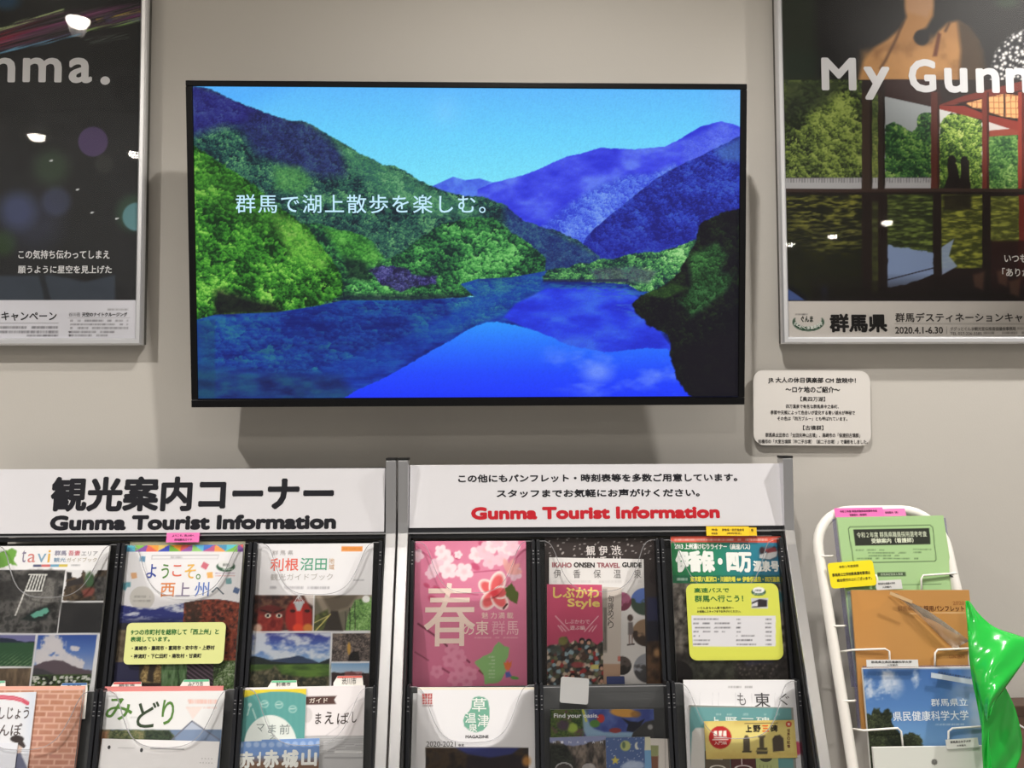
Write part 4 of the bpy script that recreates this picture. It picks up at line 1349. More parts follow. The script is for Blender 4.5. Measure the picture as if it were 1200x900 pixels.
def paint_tone(p):
    X, Y = p.X, p.Y
    p.C[:] = (229, 228, 231)
    p.rect(400, 640, 425, 646, (228, 150, 80))
    p.greek(402, 642, 423, 2, (196, 112, 50), 4, 0.5)
    p.greek(316, 687, 386, 3.2, (150, 148, 154), 5, 0.7)
    p.greek(414, 679, 427, 1.6, (140, 140, 146), 6, 0.7)
    q = p.box(280, 696.8, 450, 900, 0.7)
    p.put(q, (222, 222, 226))
    g = p.mask([(280, 697.5), (368, 697.5), (366.5, 739), (280, 739)])
    p.tex(g, [(40, 26, 24), (72, 42, 36), (110, 76, 60)], 5, 31)
    p.put(p.mask([(356, 697), (369, 697), (369, 712), (360, 706)], 3), (206, 196, 190))
    p.ell(317, 728, 15, 18, (142, 44, 40), 0.25)
    p.ell(317, 716, 17, 6, (96, 34, 32), 0.4)
    p.ell(350, 724, 16, 22, (160, 42, 38), 0.2)
    p.tex(p.mask([(302, 718), (332, 718), (332, 742), (302, 742)], 5) * 0.5, [(110, 34, 32), (170, 70, 56)], 4, 33)
    for x in (314, 327):
        p.ell(x, 721.5, 3.6, 2.5, (216, 206, 190), 0.3)
        p.ell(x, 721.5, 1.6, 1.8, (24, 20, 20), 0.3)
    p.line([(306, 715), (318, 718)], 2, (50, 22, 22))
    p.line([(322, 718), (333, 714)], 2, (50, 22, 22))
    p.ell(320, 731, 3.5, 5, (110, 30, 30), 0.4)
    p.put(p.mask([(346, 712), (354, 712), (356, 742), (347, 742)], 2), (206, 56, 46))
    p.poly([(344, 705), (357, 704), (352, 716), (348, 716)], (190, 196, 200), 1.5)
    for i in range(4):
        p.line([(344 + i * 4.2, 707), (350.5, 697)], 0.8, (214, 218, 220))
    for x in (343, 360):
        p.ell(x, 716, 3.2, 2, (60, 20, 20), 0.4)
    p.ell(349, 736, 6, 5, (226, 72, 46), 0.5)
    p.ell(361, 736, 6, 5, (206, 130, 60), 0.5)
    p.ell(302, 736, 5, 5, (206, 170, 150), 0.6)
    p.line([(368, 697), (366.5, 740)], 1.0, (220, 220, 222))
    g = p.mask([(369, 697.5), (450, 697.5), (450, 739), (367.5, 739)])
    p.put(g, (112, 106, 92))
    p.put(g * p.mask([(369, 697), (450, 697), (450, 703), (412, 712), (384, 722), (378, 716), (372, 704)], 3), (146, 134, 118))
    p.put(g * p.mask([(376, 697), (420, 697), (408, 712), (388, 718)], 4) * 0.8, (92, 82, 70))
    p.leaves(g * p.mask([(416, 703), (450, 697), (450, 740), (404, 740), (408, 720)], 2), [(74, 110, 60), (120, 166, 90), (170, 206, 140)], 5, 34)
    p.tex(g * p.mask([(368, 722), (384, 714), (392, 740), (366, 740)], 3), [(62, 66, 40), (104, 112, 62)], 4, 35)
    p.poly([(388, 716), (396, 716), (402, 740), (378, 740)], (58, 52, 46), 2)
    p.line([(387, 720), (370, 739)], 1.4, (196, 186, 110))
    p.line([(384, 722), (368, 730)], 1.0, (196, 186, 120))
    for x in (405, 410, 416):
        p.line([(x, 706 + (416 - x)), (x, 738)], 0.9, (50, 52, 44))
    p.ell(429, 702, 4.6, 4.2, (246, 246, 244), 0.3)
    p.rect(280, 739.6, 450, 741.6, (220, 220, 224))
    g = p.mask([(280, 742), (388, 742), (386, 900), (280, 900)])
    t = np.clip((Y - 742) / 34, 0, 1)
    p.put(g, ramp(t, [(58, 60, 140), (84, 116, 186), (150, 184, 214)]))
    cl = np.clip((fbm(X / 17, Y / 11, 36, 4) - 0.40) * 5 + np.clip((Y - 750) / 14, 0, 0.5) * 1.2 - np.clip((Y - 766) / 8, 0, 1), 0, 1)
    p.put(g * cl * 0.92, (214, 220, 228))
    p.put(g * p.mask([(280, 770), (305, 770), (318, 773), (336, 771), (350, 768), (362, 772), (374, 776), (390, 770), (390, 784), (280, 784)], 1, 0.8, 4), (54, 68, 96))
    p.put(g * p.mask([(280, 770), (300, 769), (318, 775), (340, 777), (374, 777), (390, 771), (390, 784), (280, 784)], 1), (36, 44, 44))
    h = g * p.mask([(280, 779), (390, 778), (390, 900), (280, 900)], 1)
    p.tex(h, [(62, 88, 40), (96, 130, 56)], 8, 37, (2, 0.6))
    p.tex(h * p.mask([(280, 788), (318, 784), (322, 780), (330, 790), (360, 794), (390, 792), (390, 900), (280, 900)], 3), [(40, 46, 40), (76, 74, 56), (120, 112, 90)], 4, 38)
    p.line([(388, 742), (385.6, 830)], 1.2, (220, 220, 222))
    p.leaves(p.mask([(389.5, 742), (450, 742), (450, 775), (388.5, 775)]), [(52, 46, 46), (106, 96, 92), (150, 132, 120)], 3.6, 39)
    p.poly([(409, 768), (414, 763), (420, 764), (422, 775), (408, 775)], (30, 26, 26), 1.5)
    p.ell(409, 760, 2, 7, (190, 146, 70), 0.5)
    g = p.mask([(388.5, 777), (450, 777), (450, 900), (386.5, 900)])
    p.put(g, ramp(np.clip((Y - 777) / 14, 0, 1), [(122, 164, 206), (196, 210, 222)]))
    p.put(g * p.mask([(386, 787), (400, 789), (412, 787), (420, 790), (450, 785), (450, 900), (386, 900)], 1, 1.5, 4), (58, 44, 44))
    p.put(g * p.box(404, 787, 424, 793, 1.5) * 0.7, (160, 92, 90))


leaflet('tourist_guidebook', P1, (300, 637.4), (437.6, 636.6), 0.297, paint_tone,
        'white topped guidebook with red and green Japanese title over masks and meadow photographs', 'guidebook', 0.003, 0.006,
        texts={'title_lettering': [('利根', 317, 654, 350, 669, (226, 108, 94), 0.014), ('沼田', 352, 653.6, 383, 668.4, (92, 164, 134), 0.014), ('地', 385.5, 654, 391.8, 660.4, (206, 170, 130)), ('域', 385.5, 661.3, 391.8, 667.6, (206, 160, 110))],
               'subtitle_lettering': [('群', 319, 645, 326, 650.5, (176, 172, 172)), ('馬', 328, 645, 334.5, 650.5, (176, 172, 172)), ('県', 337, 645, 343.5, 650.5, (176, 172, 172)), ('観光ガイドブック', 317, 672, 390, 680, (178, 174, 172))]})


# ---- upper tier, right rack
def flower(p, x, y, r, col, rot=0.0, inner=(236, 190, 200)):
    for k in range(5):
        a = rot + k * 2 * math.pi / 5
        p.ell(x + r * 0.52 * math.cos(a), y + r * 0.52 * math.sin(a), r * 0.5, r * 0.42, col, 0.3, 0.95, a)
    p.ell(x, y, r * 0.3, r * 0.3, inner, 0.9, 0.6)


def paint_spring(p):
    X, Y = p.X, p.Y
    p.C[:] = (218, 126, 158)
    p.put(np.clip(1 - np.hypot((X - 570) / 60, (Y - 660) / 50), 0, 1) * 0.4, (236, 164, 188))
    p.put(np.clip((Y - 720) / 90, 0, 1) * 0.35, (202, 106, 140))
    for a, b in (((597, 660), (616, 644)), ((540, 672), (585, 668)), ((488, 640), (512, 660)), ((505, 690), (560, 697))):
        p.line([a, b], 1.4, (178, 70, 108), 0.7, 1.2)
    for x, y, r in ((530, 671, 5), (535, 653, 4), (528, 648, 3), (557, 664, 6), (507, 702, 6), (512, 690, 5), (500, 686, 4), (565, 638, 5)):
        p.ell(x, y, r, r * 0.6, (196, 74, 112), 0.5, 0.8, 0.6)
    W1, W2 = (246, 226, 232), (236, 200, 214)
    for x, y, r, c, o in ((521, 654, 11, W1, 0.2), (512, 664, 10, W2, 0.5), (525, 668, 11, W1, 0.8), (517, 646, 8, W1, 0.1), (544, 670, 11, W1, 0.4), (559, 650, 10, W1, 0.3), (568, 645, 10, W2, 0.9), (577, 640, 9, W1, 0.2),
                          (594, 644, 11, W1, 0.5), (601, 640, 9, W2, 0.2), (588, 655, 9, W2, 0.8), (489, 651, 8, W2, 0.2), (505, 672, 7, W2, 0.6), (603, 672, 9, W2, 0.5), (574, 658, 9, W2, 0.1), (583, 634, 8, W2, 0.7), (537, 650, 5, W1, 0)):
        flower(p, x, y, r, c, o)
    # azalea
    for a, L, wd in ((-2.45, 20, 8.5), (-1.25, 24, 9.5), (2.2, 21, 9.0), (0.9, 21, 9.0), (-0.1, 16, 8.0)):
        x, y = 579 + 0.5 * L * math.cos(a), 695 + 0.5 * L * math.sin(a)
        p.ell(x, y, L * 0.62, wd, (244, 222, 218), 0.12, 1, a)
        p.ell(x - 0.06 * L * math.cos(a), y - 0.06 * L * math.sin(a), L * 0.5, wd * 0.7, (224, 92, 96), 0.4, 0.95, a)
    p.ell(579, 695, 5, 5, (206, 60, 70), 0.8)
    for a in (-1.2, -0.6, 0.0, -1.9):
        p.ell(596 + 7 * math.cos(a), 670 + 7 * math.sin(a), 9, 3.4, (236, 170, 166), 0.3, 0.9, a)
    p.poly([(592, 690), (600, 683), (604, 692), (608, 696), (606, 708), (598, 704), (593, 698)], (86, 100, 48), 1, 1, 1.5, 3)
    p.line([(590, 713), (594, 708)], 2.4, (90, 50, 50))
    # branch and lower blossom
    p.line([(490, 731), (500, 738), (514, 748), (524, 757)], 2.2, (122, 56, 76))
    p.line([(486, 764), (496, 770), (502, 774)], 1.4, (150, 74, 96))
    p.line([(518, 783), (529, 790)], 2, (150, 70, 96))
    p.line([(542, 769), (550, 776)], 2.2, (136, 60, 86))
    p.line([(562, 786), (567, 790)], 2.4, (130, 56, 66))
    for x, y, r in ((530, 762, 9), (537, 770, 10), (527, 774, 9), (540, 785, 9), (512, 787, 8), (551, 790, 9), (533, 795, 9), (547, 798, 8)):
        flower(p, x, y, r, (226, 148, 176), x * 0.3, (206, 110, 140))
    p.poly([(556, 776), (566, 769), (576, 765), (580, 756), (585, 752), (590, 757), (597, 759), (596, 768), (592, 776), (593, 786), (588, 796), (584, 800), (568, 802), (567, 792), (562, 784)], (140, 188, 120), 1, 1, 0.8, 3)
    for i in range(7):
        p.greek(572.5, 769 + i * 4, 580, 1.6, (206, 220, 196), 40 + i)
    p.poly([(590, 776), (593, 777), (595, 774), (597, 777), (600, 774), (599, 781), (596, 786), (592, 784)], (226, 118, 70), 0.8)
    p.poly([(592, 788), (597, 787), (600, 793), (593, 794)], (92, 104, 178), 0.8)
    p.ell(603, 794.5, 5, 2, (98, 166, 80), 0.3, 1, 0.15)
    p.greek(556, 746.5, 607, 1.4, (236, 190, 196), 50, 0.8)


CR = (242, 220, 208)
leaflet('spring_brochure', P1, (487, 634.2), (616.3, 633.8), 0.297, paint_spring,
        'pink brochure with white and red blossoms and one large cream spring character', 'brochure', 0.0, 0.006, kind='gloss',
        texts={'title_lettering': [('春', 497, 683, 557, 757.5, CR, 0.006), ('の', 542.5, 732.5, 555.5, 744, CR, 0.005), ('東', 557.5, 727.5, 572.5, 744, CR, 0.004), ('群', 576, 727.5, 592, 744, (232, 176, 190), 0.0), ('馬', 593.5, 728, 607.5, 744, (236, 196, 200), 0.0)],
               'tagline_lettering': [('魅', 564.5, 717.5, 572, 724.8, CR), ('力', 575, 717.5, 582, 724.8, CR), ('満', 584, 717.5, 591.5, 724.8, CR), ('載', 594, 717.5, 601.5, 724.8, CR)]})


def paint_dark(p):
    X, Y = p.X, p.Y
    p.C[:] = (58, 51, 50)
    p.ell(770, 676, 9, 10, (48, 42, 42), 0.1)
    p.put(p.mask([(758, 700), (790, 700), (790, 728), (758, 728)], 3), (48, 50, 78))
    p.put(p.mask([(758, 728), (790, 728), (790, 752), (758, 752)], 3), (40, 40, 52))
    p.tex(p.mask([(758, 752), (790, 750), (790, 810), (758, 810)], 3), [(58, 44, 36), (108, 80, 58)], 10, 6)
    p.ell(770, 765, 4, 5, (206, 160, 110), 1.0, 0.8)
    d, idv, off = worley(X / 9, Y / 6, 8)
    p.put(((d < 0.13) & (Y < 656)) * 0.7, (206, 200, 198))


WS = (214, 208, 206)
leaflet('dark_pamphlet', P1, (638.5, 629.8), (777.5, 631), 0.285, paint_dark,
        'dark brown pamphlet with white Japanese characters, rearmost in the middle pocket of the right rack', 'pamphlet', -0.006, 0.003, kind='gloss',
        texts={'title_lettering': [('観', 687, 639.5, 697.5, 651, WS, 0.02), ('光', 687.5, 652, 697.5, 663, WS, 0.02), ('伊', 702, 639.5, 712, 651, WS, 0.02), ('香', 702, 652, 712, 663, WS, 0.02), ('渋', 716.5, 639, 727.5, 650.5, WS, 0.02), ('川', 717, 652, 727.5, 663, WS, 0.02)]})


def paint_guide(p):
    X, Y = p.X, p.Y
    p.C[:] = (222, 219, 218)
    p.greek(648, 680, 752, 3.2, (190, 186, 184), 4, 0.45)
    for cx, cy, r, top, bot in ((755, 705, 16, (92, 118, 186), (62, 78, 66)), (757, 741.5, 16, (150, 124, 100), (66, 54, 48)), (760, 783, 17.5, (150, 152, 160), (74, 72, 74)), (729, 705, 11, (170, 100, 130), (120, 60, 80)), (729, 780, 11, (90, 80, 76), (50, 46, 44))):
        m = np.clip((1 - np.hypot((X - cx) / r, (Y - cy) / r)) / 0.06 + 0.5, 0, 1)
        t = np.clip((Y - cy) / 3 + 0.4 + (fbm(X / 7, Y / 5, int(cx), 3) - 0.5) * 6, 0, 1)
        p.put(m, ramp(t, [top, bot]))
    p.ell(738.5, 724, 3.4, 4, (84, 70, 66), 0.3)
    p.poly([(736, 729), (741.5, 729), (742.5, 740), (741, 744), (736, 744)], (120, 112, 112), 1)
    p.line([(737.6, 744), (737.4, 754)], 1.6, (150, 130, 124))
    p.line([(740.6, 744), (741, 754)], 1.6, (150, 130, 124))
    p.line([(735.5, 755.5), (743, 755)], 1.8, (70, 60, 58))


RB = (156, 98, 104)
leaflet('travel_guide', P1, (643.6, 653.2), (754.3, 655.2), 0.265, paint_guide,
        'white travel guide with red-brown and black English title behind the pink leaflet', 'guidebook', -0.0015, 0.003,
        texts={'title_lettering': [('IKAHO', 647, 659, 670, 665.2, RB, 0.06), ('ONSEN', 672.3, 659, 697, 665.2, (52, 48, 48), 0.06), ('TRAVEL', 699.5, 659.4, 726.5, 665.4, RB, 0.06), ('GUIDE', 729, 659, 752, 665, (40, 38, 38), 0.06)],
               'subtitle_lettering': [(c, x, 667.5, x + 8.6, 677.4, (104, 100, 100)) for c, x in (('伊', 648.7), ('香', 671.7), ('保', 695.5), ('温', 719), ('泉', 743))]})


def paint_beige(p):
    p.C[:] = (205, 196, 188)
    p.rect(680, 778, 760, 900, (186, 154, 130), 1.5)
    p.put(p.box(700, 690, 711.5, 765, 1) * 0.55, (120, 116, 108))
    p.greek(707, 712, 711, 50, (60, 56, 52), 4, 0.7)
    p.rect(724, 769, 730, 775, (196, 116, 104))


leaflet('slim_leaflet', P1, (706.5, 687.5), (728.5, 688.6), 0.205, paint_beige,
        'slim beige leaflet with vertical handwriting between the pink leaflet and the travel guide', 'leaflet', 0.0018, 0.0015,
        texts={'title_lettering': [(c, 712.3, y, 719, y + 8.4, (84, 78, 74), 0.005) for c, y in (('句', 697.5), ('碑', 706.5), ('め', 714), ('ぐ', 721.5), ('り', 728))]})


def paint_style(p):
    X, Y = p.X, p.Y
    p.C[:] = (200, 84, 116)
    for a, b in (((651, 722), (667, 739)), ((654, 733), (659.5, 740)), ((657, 733), (663, 740)), ((701, 722), (685, 740)), ((699, 733), (694, 740)), ((695, 734), (690, 740))):
        p.line([a, b], 0.9, (240, 206, 214))
    m = p.mask([(636, 762), (644, 756), (654, 755), (656, 748), (664, 746), (668, 754), (674, 750), (678, 754), (680, 749), (686, 749), (688, 755), (692, 750), (697, 754), (700, 756), (706, 751), (712, 752), (714, 900), (636, 900)], 1.5)
    d, idv, off = worley(X / 4.6, Y / 4.6, 41)
    pal = np.array([(58, 50, 48), (120, 104, 92), (196, 168, 146), (88, 92, 72), (160, 60, 60), (206, 190, 172), (60, 66, 70), (150, 176, 186), (84, 64, 56), (112, 116, 84)], float)
    c = pal[np.clip((idv * 10).astype(int), 0, 9)]
    p.put(m, c)
    p.put(m * np.clip((d - 0.45) * 3, 0, 1) * 0.7, (44, 38, 38))
    p.ell(660, 751, 5.5, 5, (128, 128, 70), 0.4, 0.9)
    p.ell(652, 762, 8, 6, (70, 80, 76), 0.4, 0.8)
    p.ell(705, 760, 5, 7, (46, 46, 44), 0.4, 0.8)
    p.rect(692.5, 779, 702, 784, (214, 206, 120), 1)
    for x, y in ((682, 751), (690, 752), (691, 762), (705, 782), (705, 797), (671, 792)):
        p.ell(x, y, 3.4, 3.6, (36, 30, 32), 0.3)
        p.ell(x, y + 1.4, 2.2, 2.3, (206, 160, 136), 0.4)
    p.ell(677, 779, 8, 3.5, (170, 76, 80), 0.4, 0.8)


YL = (232, 206, 118)
leaflet('pink_leaflet', P1, (641, 684.6), (705.4, 685.2), 0.215, paint_style,
        'pink leaflet with yellow lettering above a collage of people, front of the middle pocket', 'leaflet', 0.0042, 0.0018, kind='gloss',
        texts={'title_lettering': [('しぶかわ', 648, 688, 702, 701.2, YL, 0.04), ('Style', 665, 701.5, 703, 714, YL, 0.04)], 'subtitle_lettering': [('しぶかわで', 662.5, 726, 691, 731, (242, 214, 220)), ('遊ぶ編', 668, 733, 685.5, 738.2, (242, 214, 220), 0.01)]})
slip('blue_card', P1, (710.8, 792.6), (731.8, 792.4), 0.045, (54, 66, 116), [('INFORMATION', 714, 794.5, 726, 796, (120, 130, 170))][:0], 'small blue card tucked in front of the slim beige leaflet', 'card', 0.0068, r=0.002)


def paint_bus(p):
    X, Y = p.X, p.Y
    p.C[:] = (90, 84, 80)
    d = p.box(700, 680, 1000, 900, 1)
    p.tex(d, [(60, 55, 52), (116, 110, 104), (168, 160, 152)], 7, 5)
    p.put(d * np.clip((Y - 758) / 12, 0, 1) * 0.7, (50, 45, 44))
    p.tex(d * np.clip((Y - 756) / 8, 0, 1) * p.box(808, 766, 862, 800, 8) * 0.8, [(56, 56, 50), (104, 108, 92)], 6, 7)
    p.put(p.mask([(862, 766), (912, 766), (905, 776), (876, 780)], 5) * 0.6, (92, 92, 130))
    p.ell(794, 792, 18, 18, (36, 32, 32), 0.08, 0.9)
    dd, idv, off = worley(X / 4, Y / 4, 9)
    p.put(p.box(860, 776, 912, 794, 6) * (idv > 0.6) * np.clip(0.5 - dd, 0, 1) * 1.2, (176, 160, 146))
    t = np.clip((X - 790) / 130, 0, 1)
    p.put(p.box(700, 635.6, 1000, 683.5, 0.7), ramp(t, [(42, 118, 72), (46, 132, 96), (44, 124, 140), (52, 120, 158)]))
    p.rect(700, 627, 1000, 635.8, (218, 92, 76))
    p.greek(790, 631.2, 906, 2.6, (240, 214, 206), 11)
    p.rect(700, 674, 1000, 683, (40, 92, 74), 1, 0.55)
    p.ell(901, 648, 12, 8.5, (70, 92, 108), 0.3, 0.9)
    p.poly([(890, 650), (900, 647), (911, 646), (910, 652), (902, 655.5), (890, 654)], (206, 206, 208), 1)
    p.poly([(894, 644), (908, 641), (911, 646), (900, 648)], (150, 60, 66), 1, 0.9)
    p.ell(893, 645, 3, 4, (60, 44, 50), 0.5)
    p.ell(911, 705, 8, 13, (56, 116, 128), 0.2, 0.9)
    p.greek(793, 677, 806, 3.6, (206, 214, 206), 12)
    p.poly([(905, 706), (925, 704), (925, 730), (907, 730)], (140, 130, 124), 3, 0.7)


WT = (234, 236, 232)
leaflet('bus_leaflet', P1, (786, 627.8), (914.5, 628.4), 0.3, paint_bus,
        'green and grey highway bus leaflet with heavy white Japanese title in the right rack', 'leaflet', 0.0, 0.004, kind='gloss',
        texts={'title_lettering': [('伊香保・四万', 791.5, 645, 881, 670.8, WT, 0.055), ('温泉号', 882.5, 656.8, 913, 670, WT, 0.05)], 'line_lettering': [('2013 上州湯けむりライナー（高速バス）', 790.5, 636.8, 879, 644, WT, 0.035)],
               'route_lettering': [('東京駅八重洲口・川越的場 ⇔ 伊香保温泉・四万温泉', 809, 675.5, 914, 682, (218, 214, 84), 0.04)]})
slip('label_slip', P1, (827.5, 616.8), (877.5, 617), 0.0175, (240, 202, 44), [('伊香保・四万温泉号', 846, 619.4, 872, 622.4, (84, 66, 30), 0.02), ('特急', 834, 619.4, 841, 622.2, (84, 66, 30), 0.02), ('時刻表', 834, 623.8, 841, 626.4, (84, 66, 30), 0.02), ('(時刻改正)', 852, 623.8, 869, 626.4, (84, 66, 30), 0.02)],
     'wide yellow label slip above the green bus leaflet', 'label', 0.0128, group='coloured label slips')
slip('label_slip', P1, (876.5, 618), (886.5, 618.2), 0.0155, (232, 192, 40), [('号', 880, 619.8, 883, 623, (84, 66, 30), 0.03)], 'narrow yellow label piece overlapped by the wide yellow label slip', 'label', 0.0118, group='coloured label slips')


def paint_yellow(p):
    p.C[:] = (206, 210, 88)
    p.rect(810, 721.5, 909, 757.5, (212, 211, 216))
    for i in range(7):
        y = 724.8 + i * 4.9
        p.greek(812.5, y, (842, 858, 856, 850, 820, 832, 830)[i], 1.7, (70, 70, 76), 60 + i)
        p.greek(863, y, (868, 868, 868, 868, 884, 882, 886)[i], 1.7, (70, 70, 76), 70 + i)
        p.greek(897, y, 904, 1.7, (70, 70, 76), 80 + i)
    p.rect(880.5, 701, 900, 713, (190, 192, 198))
    p.poly([(881, 706), (890, 702), (899, 703), (899, 711), (881, 712)], (50, 44, 50), 1)
    p.poly([(881, 708), (888, 705), (888, 710), (881, 711)], (206, 206, 210), 0.8)
    logo_ellipse(p, 889, 692, 0.78)


def bus_card():
    S_, w = rect_frame(P1, (803.5, 684), (911.5, 683.4), 0.137, 0.0146)
    root = empty('notice_card', S_, 'bright yellow rounded card with a white timetable across the green bus leaflet', 'card', 'rounded cards on the brochures')
    MB().prism(rrect(-w / 2, w / 2, 0, 0.137, 0.014), -0.001, 0).build('laminate', mat('card_214_220_76', (206, 210, 88), 0.3), root)
    pic = picture('printed_face', Frame(S_.pt(0, 0.004), S_.U, S_.V), w - 0.014, 0.129, 0.0003, paint_yellow, kind='gloss', parent=root)
    pic.location = (0, 0.004, 0)
    lettering('title_lettering', S_, root, [('高速バスで', 813.5, 688.8, 854.5, 694.6, GRN, 0.025), ('群馬へ行こう！', 814, 697.4, 871, 705.4, GRN, 0.025),
                                            ('〜ぐんまちゃん家で販売中〜', 817, 710.8, 860, 713.8, BK, 0.02), ('お気軽にスタッフまでお声がけください。', 817, 715, 868, 718, BK, 0.02)], 0.0007)


bus_card()


# ---- lower tier, left rack
def paint_brick(p):
    X, Y = p.X, p.Y
    p.C[:] = (208, 166, 148)
    t = np.clip((Y - 808) / 90, 0, 1)
    sx = X + (Y - 808) * 0.13
    row = np.floor((Y - sx * 0.012) / 7.0)
    bx = (sx + (row % 2) * 8.5 + _hash(row, row * 0, 4) * 5) / 17.5
    k = np.floor(bx)
    fx, fy = bx - k, (Y - sx * 0.012) / 7.0 - row
    m = np.clip((np.minimum(fx, 1 - fx) * 17.5 - 0.7) / 0.8, 0, 1) * np.clip((np.minimum(fy, 1 - fy) * 7.0 - 0.6) / 0.8, 0, 1)
    c = ramp(_hash(k, row, 9) * 0.6 + fbm(X / 5, Y / 3, 5, 3) * 0.4, [(160, 106, 84), (188, 136, 110), (178, 124, 110)])
    c = c * (1 - t[..., None] * 0.35) + np.array((176, 128, 122)) * t[..., None] * 0.35
    p.put(m * np.clip((Y - 808.5) / 1.5, 0, 1), c)


leaflet('brick_brochure', P2, (-40, 809), (97.5, 808), 0.297, paint_brick,
        'brochure with a pinkish brick wall cover at the far left of the lower tier', 'brochure', 0.0, 0.003)
slip('paper_sheet', P2, (-38, 804.4), (100, 803.8), 0.29, (224, 168, 152), None, 'salmon coloured sheet edge showing above the brick wall brochure', 'paper', -0.0045)


def paint_walk(p):
    X, Y = p.X, p.Y
    p.C[:] = (226, 227, 232)
    p.put(np.clip((X - 22) / 14, 0, 1) * 0.4, (190, 204, 226))
    p.line([(-30, 826), (-12, 819.5), (2, 817), (16, 818), (26, 820.5), (32, 824)], 5, (206, 90, 110))
    p.line([(-12, 819.5), (2, 817), (16, 818), (26, 820.5)], 1.0, (236, 180, 190), 0.5)
    p.ell(20, 866, 8, 4.2, (58, 52, 52), 0.2)
    p.poly([(14, 868), (26, 867), (30, 874), (28, 877), (23, 874)], (66, 58, 58), 1)
    p.poly([(20, 872), (26, 876), (24, 884), (20, 884)], (214, 188, 176), 1.5)
    p.poly([(16, 884), (24, 882), (32, 900), (34, 930), (12, 930)], (104, 108, 132), 2)


BRN = (92, 84, 84)
leaflet('stroll_leaflet', P2, (-64, 813), (42.4, 811), 0.25, paint_walk,
        'white leaflet with a red arc and hatted walker before the brick wall brochure', 'leaflet', 0.0035, 0.0018,
        texts={'title_lettering': [('しじょう', -1, 828.5, 34, 842.5, BRN, 0.012), ('さんぽ', -14, 848, 25.5, 862.5, BRN, 0.012)]})
slip('folded_sheet', P2, (-60, 871.5), (21, 870.5), 0.18, (224, 226, 234), None, 'plain white sheet in front of the hatted walker leaflet', 'paper', 0.0058)


def paint_midori(p):
    X, Y = p.X, p.Y
    p.C[:] = (229, 229, 230)
    p.greek(217.5, 819.5, 255, 5.2, (228, 172, 158), 4, 0.75)
    p.greek(218, 828, 254, 2.6, (222, 180, 170), 5, 0.6)
    p.greek(152, 840, 162, 1.8, (176, 178, 176), 6, 0.7)
    p.poly([(218, 829), (238, 828), (226, 843)], (232, 214, 208), 1.5, 0.8)
    q = p.box(90, 855, 300, 960, 0.8)
    p.put(q, (112, 132, 160))
    p.leaves(q * p.mask([(90, 855), (198, 855), (204, 864), (206, 880), (206, 960), (90, 960)], 2, 2), [(50, 60, 42), (96, 106, 72), (140, 130, 96)], 6, 7)
    p.tex(q * p.mask([(90, 856), (128, 856), (122, 880), (116, 960), (90, 960)], 4) * 0.8, [(150, 98, 70), (178, 130, 100)], 8, 8)
    p.leaves(q * p.mask([(170, 856), (198, 856), (206, 868), (204, 890), (168, 890)], 4) * 0.8, [(26, 38, 34), (60, 76, 60)], 5, 9)
    p.poly([(199, 869), (225, 845), (257, 867), (257, 960), (199, 960)], (140, 156, 186), 1, 0.55)
    p.line([(199, 869), (225, 845), (257, 867)], 1.6, (108, 112, 128))


leaflet('midori_brochure', P2, (119.3, 810.8), (263.4, 809.8), 0.297, paint_midori,
        'white brochure with green brush lettering over a landscape strip, lower tier of the left rack', 'brochure', 0.002, 0.004,
        texts={'title_lettering': [('み', 124, 818, 155.5, 844, (88, 130, 62), 0.014), ('ど', 160.5, 822, 186, 853, (58, 72, 54), 0.014), ('り', 189.5, 820, 204, 849.5, (88, 130, 62), 0.014)]})
slip('paper_sheet', P2, (123, 804.6), (262, 803.8), 0.28, (214, 132, 130), None, 'red-pink sheet edge showing above the green brush lettered brochure', 'paper', -0.003)


def e2(S_, o, w):
    lettering('printed_mark', S_, o, [('●', 126, 873.5, 129.5, 878, (70, 70, 72)), ('●', 164, 876.5, 167.5, 881.5, (70, 70, 72)), ('━━━━━━━━━', 138, 876.2, 158, 877, (196, 196, 198)), ('━━━━━━━━━━', 176, 877, 216, 878.2, (150, 150, 152)), ('- - - -', 236, 888.6, 249, 889.4, (160, 160, 162)), ('- - - - -', 234, 893.6, 249, 894.4, (160, 160, 162))], 0.0004)


slip('folded_sheet', P2, (119.6, 865.6), (257.5, 869), 0.2, (232, 230, 231), None, 'plain white sheet with small grey marks in front of the green brush lettered brochure', 'paper', 0.0055, extra=e2)


def tab(P, x0, x1, y0, y1, bar, txt, label, n):
    """A trapezoid index tab standing up behind the leaflets of the lower tier."""
    S_, w = rect_frame(P, (x0, y0), (x1, y0 - 0.4), 0.06, n)
    o = MB().prism([(w / 2, 0.06), (-w / 2 + 0.004, 0.06), (-w / 2 - 0.003, 0.0485), (-w / 2 - 0.003, 0), (w / 2 + 0.003, 0), (w / 2 + 0.002, 0.0485)][::1], -0.0007, 0).build('index_tab', mat('tab_card', (236, 232, 226), 0.5), None, S_)
    tagit(o, label, 'index tab', 'index tabs of the lower tier')
    MB().prism([(w / 2 - 0.0002, 0.0598), (-w / 2 + 0.0042, 0.0598), (-w / 2 + 0.003, 0.0565), (w / 2, 0.0565)], 0.0, 0.0003).build('colour_bar', mat('tab_%d_%d_%d' % bar, bar, 0.5), o)
    lettering('lettering', S_, o, [(txt, x0 + (x1 - x0) * 0.24, y0 + 1.9, x0 + (x1 - x0) * 0.78, y1 - 0.8, (84, 80, 80), 0.01)], 0.0005)


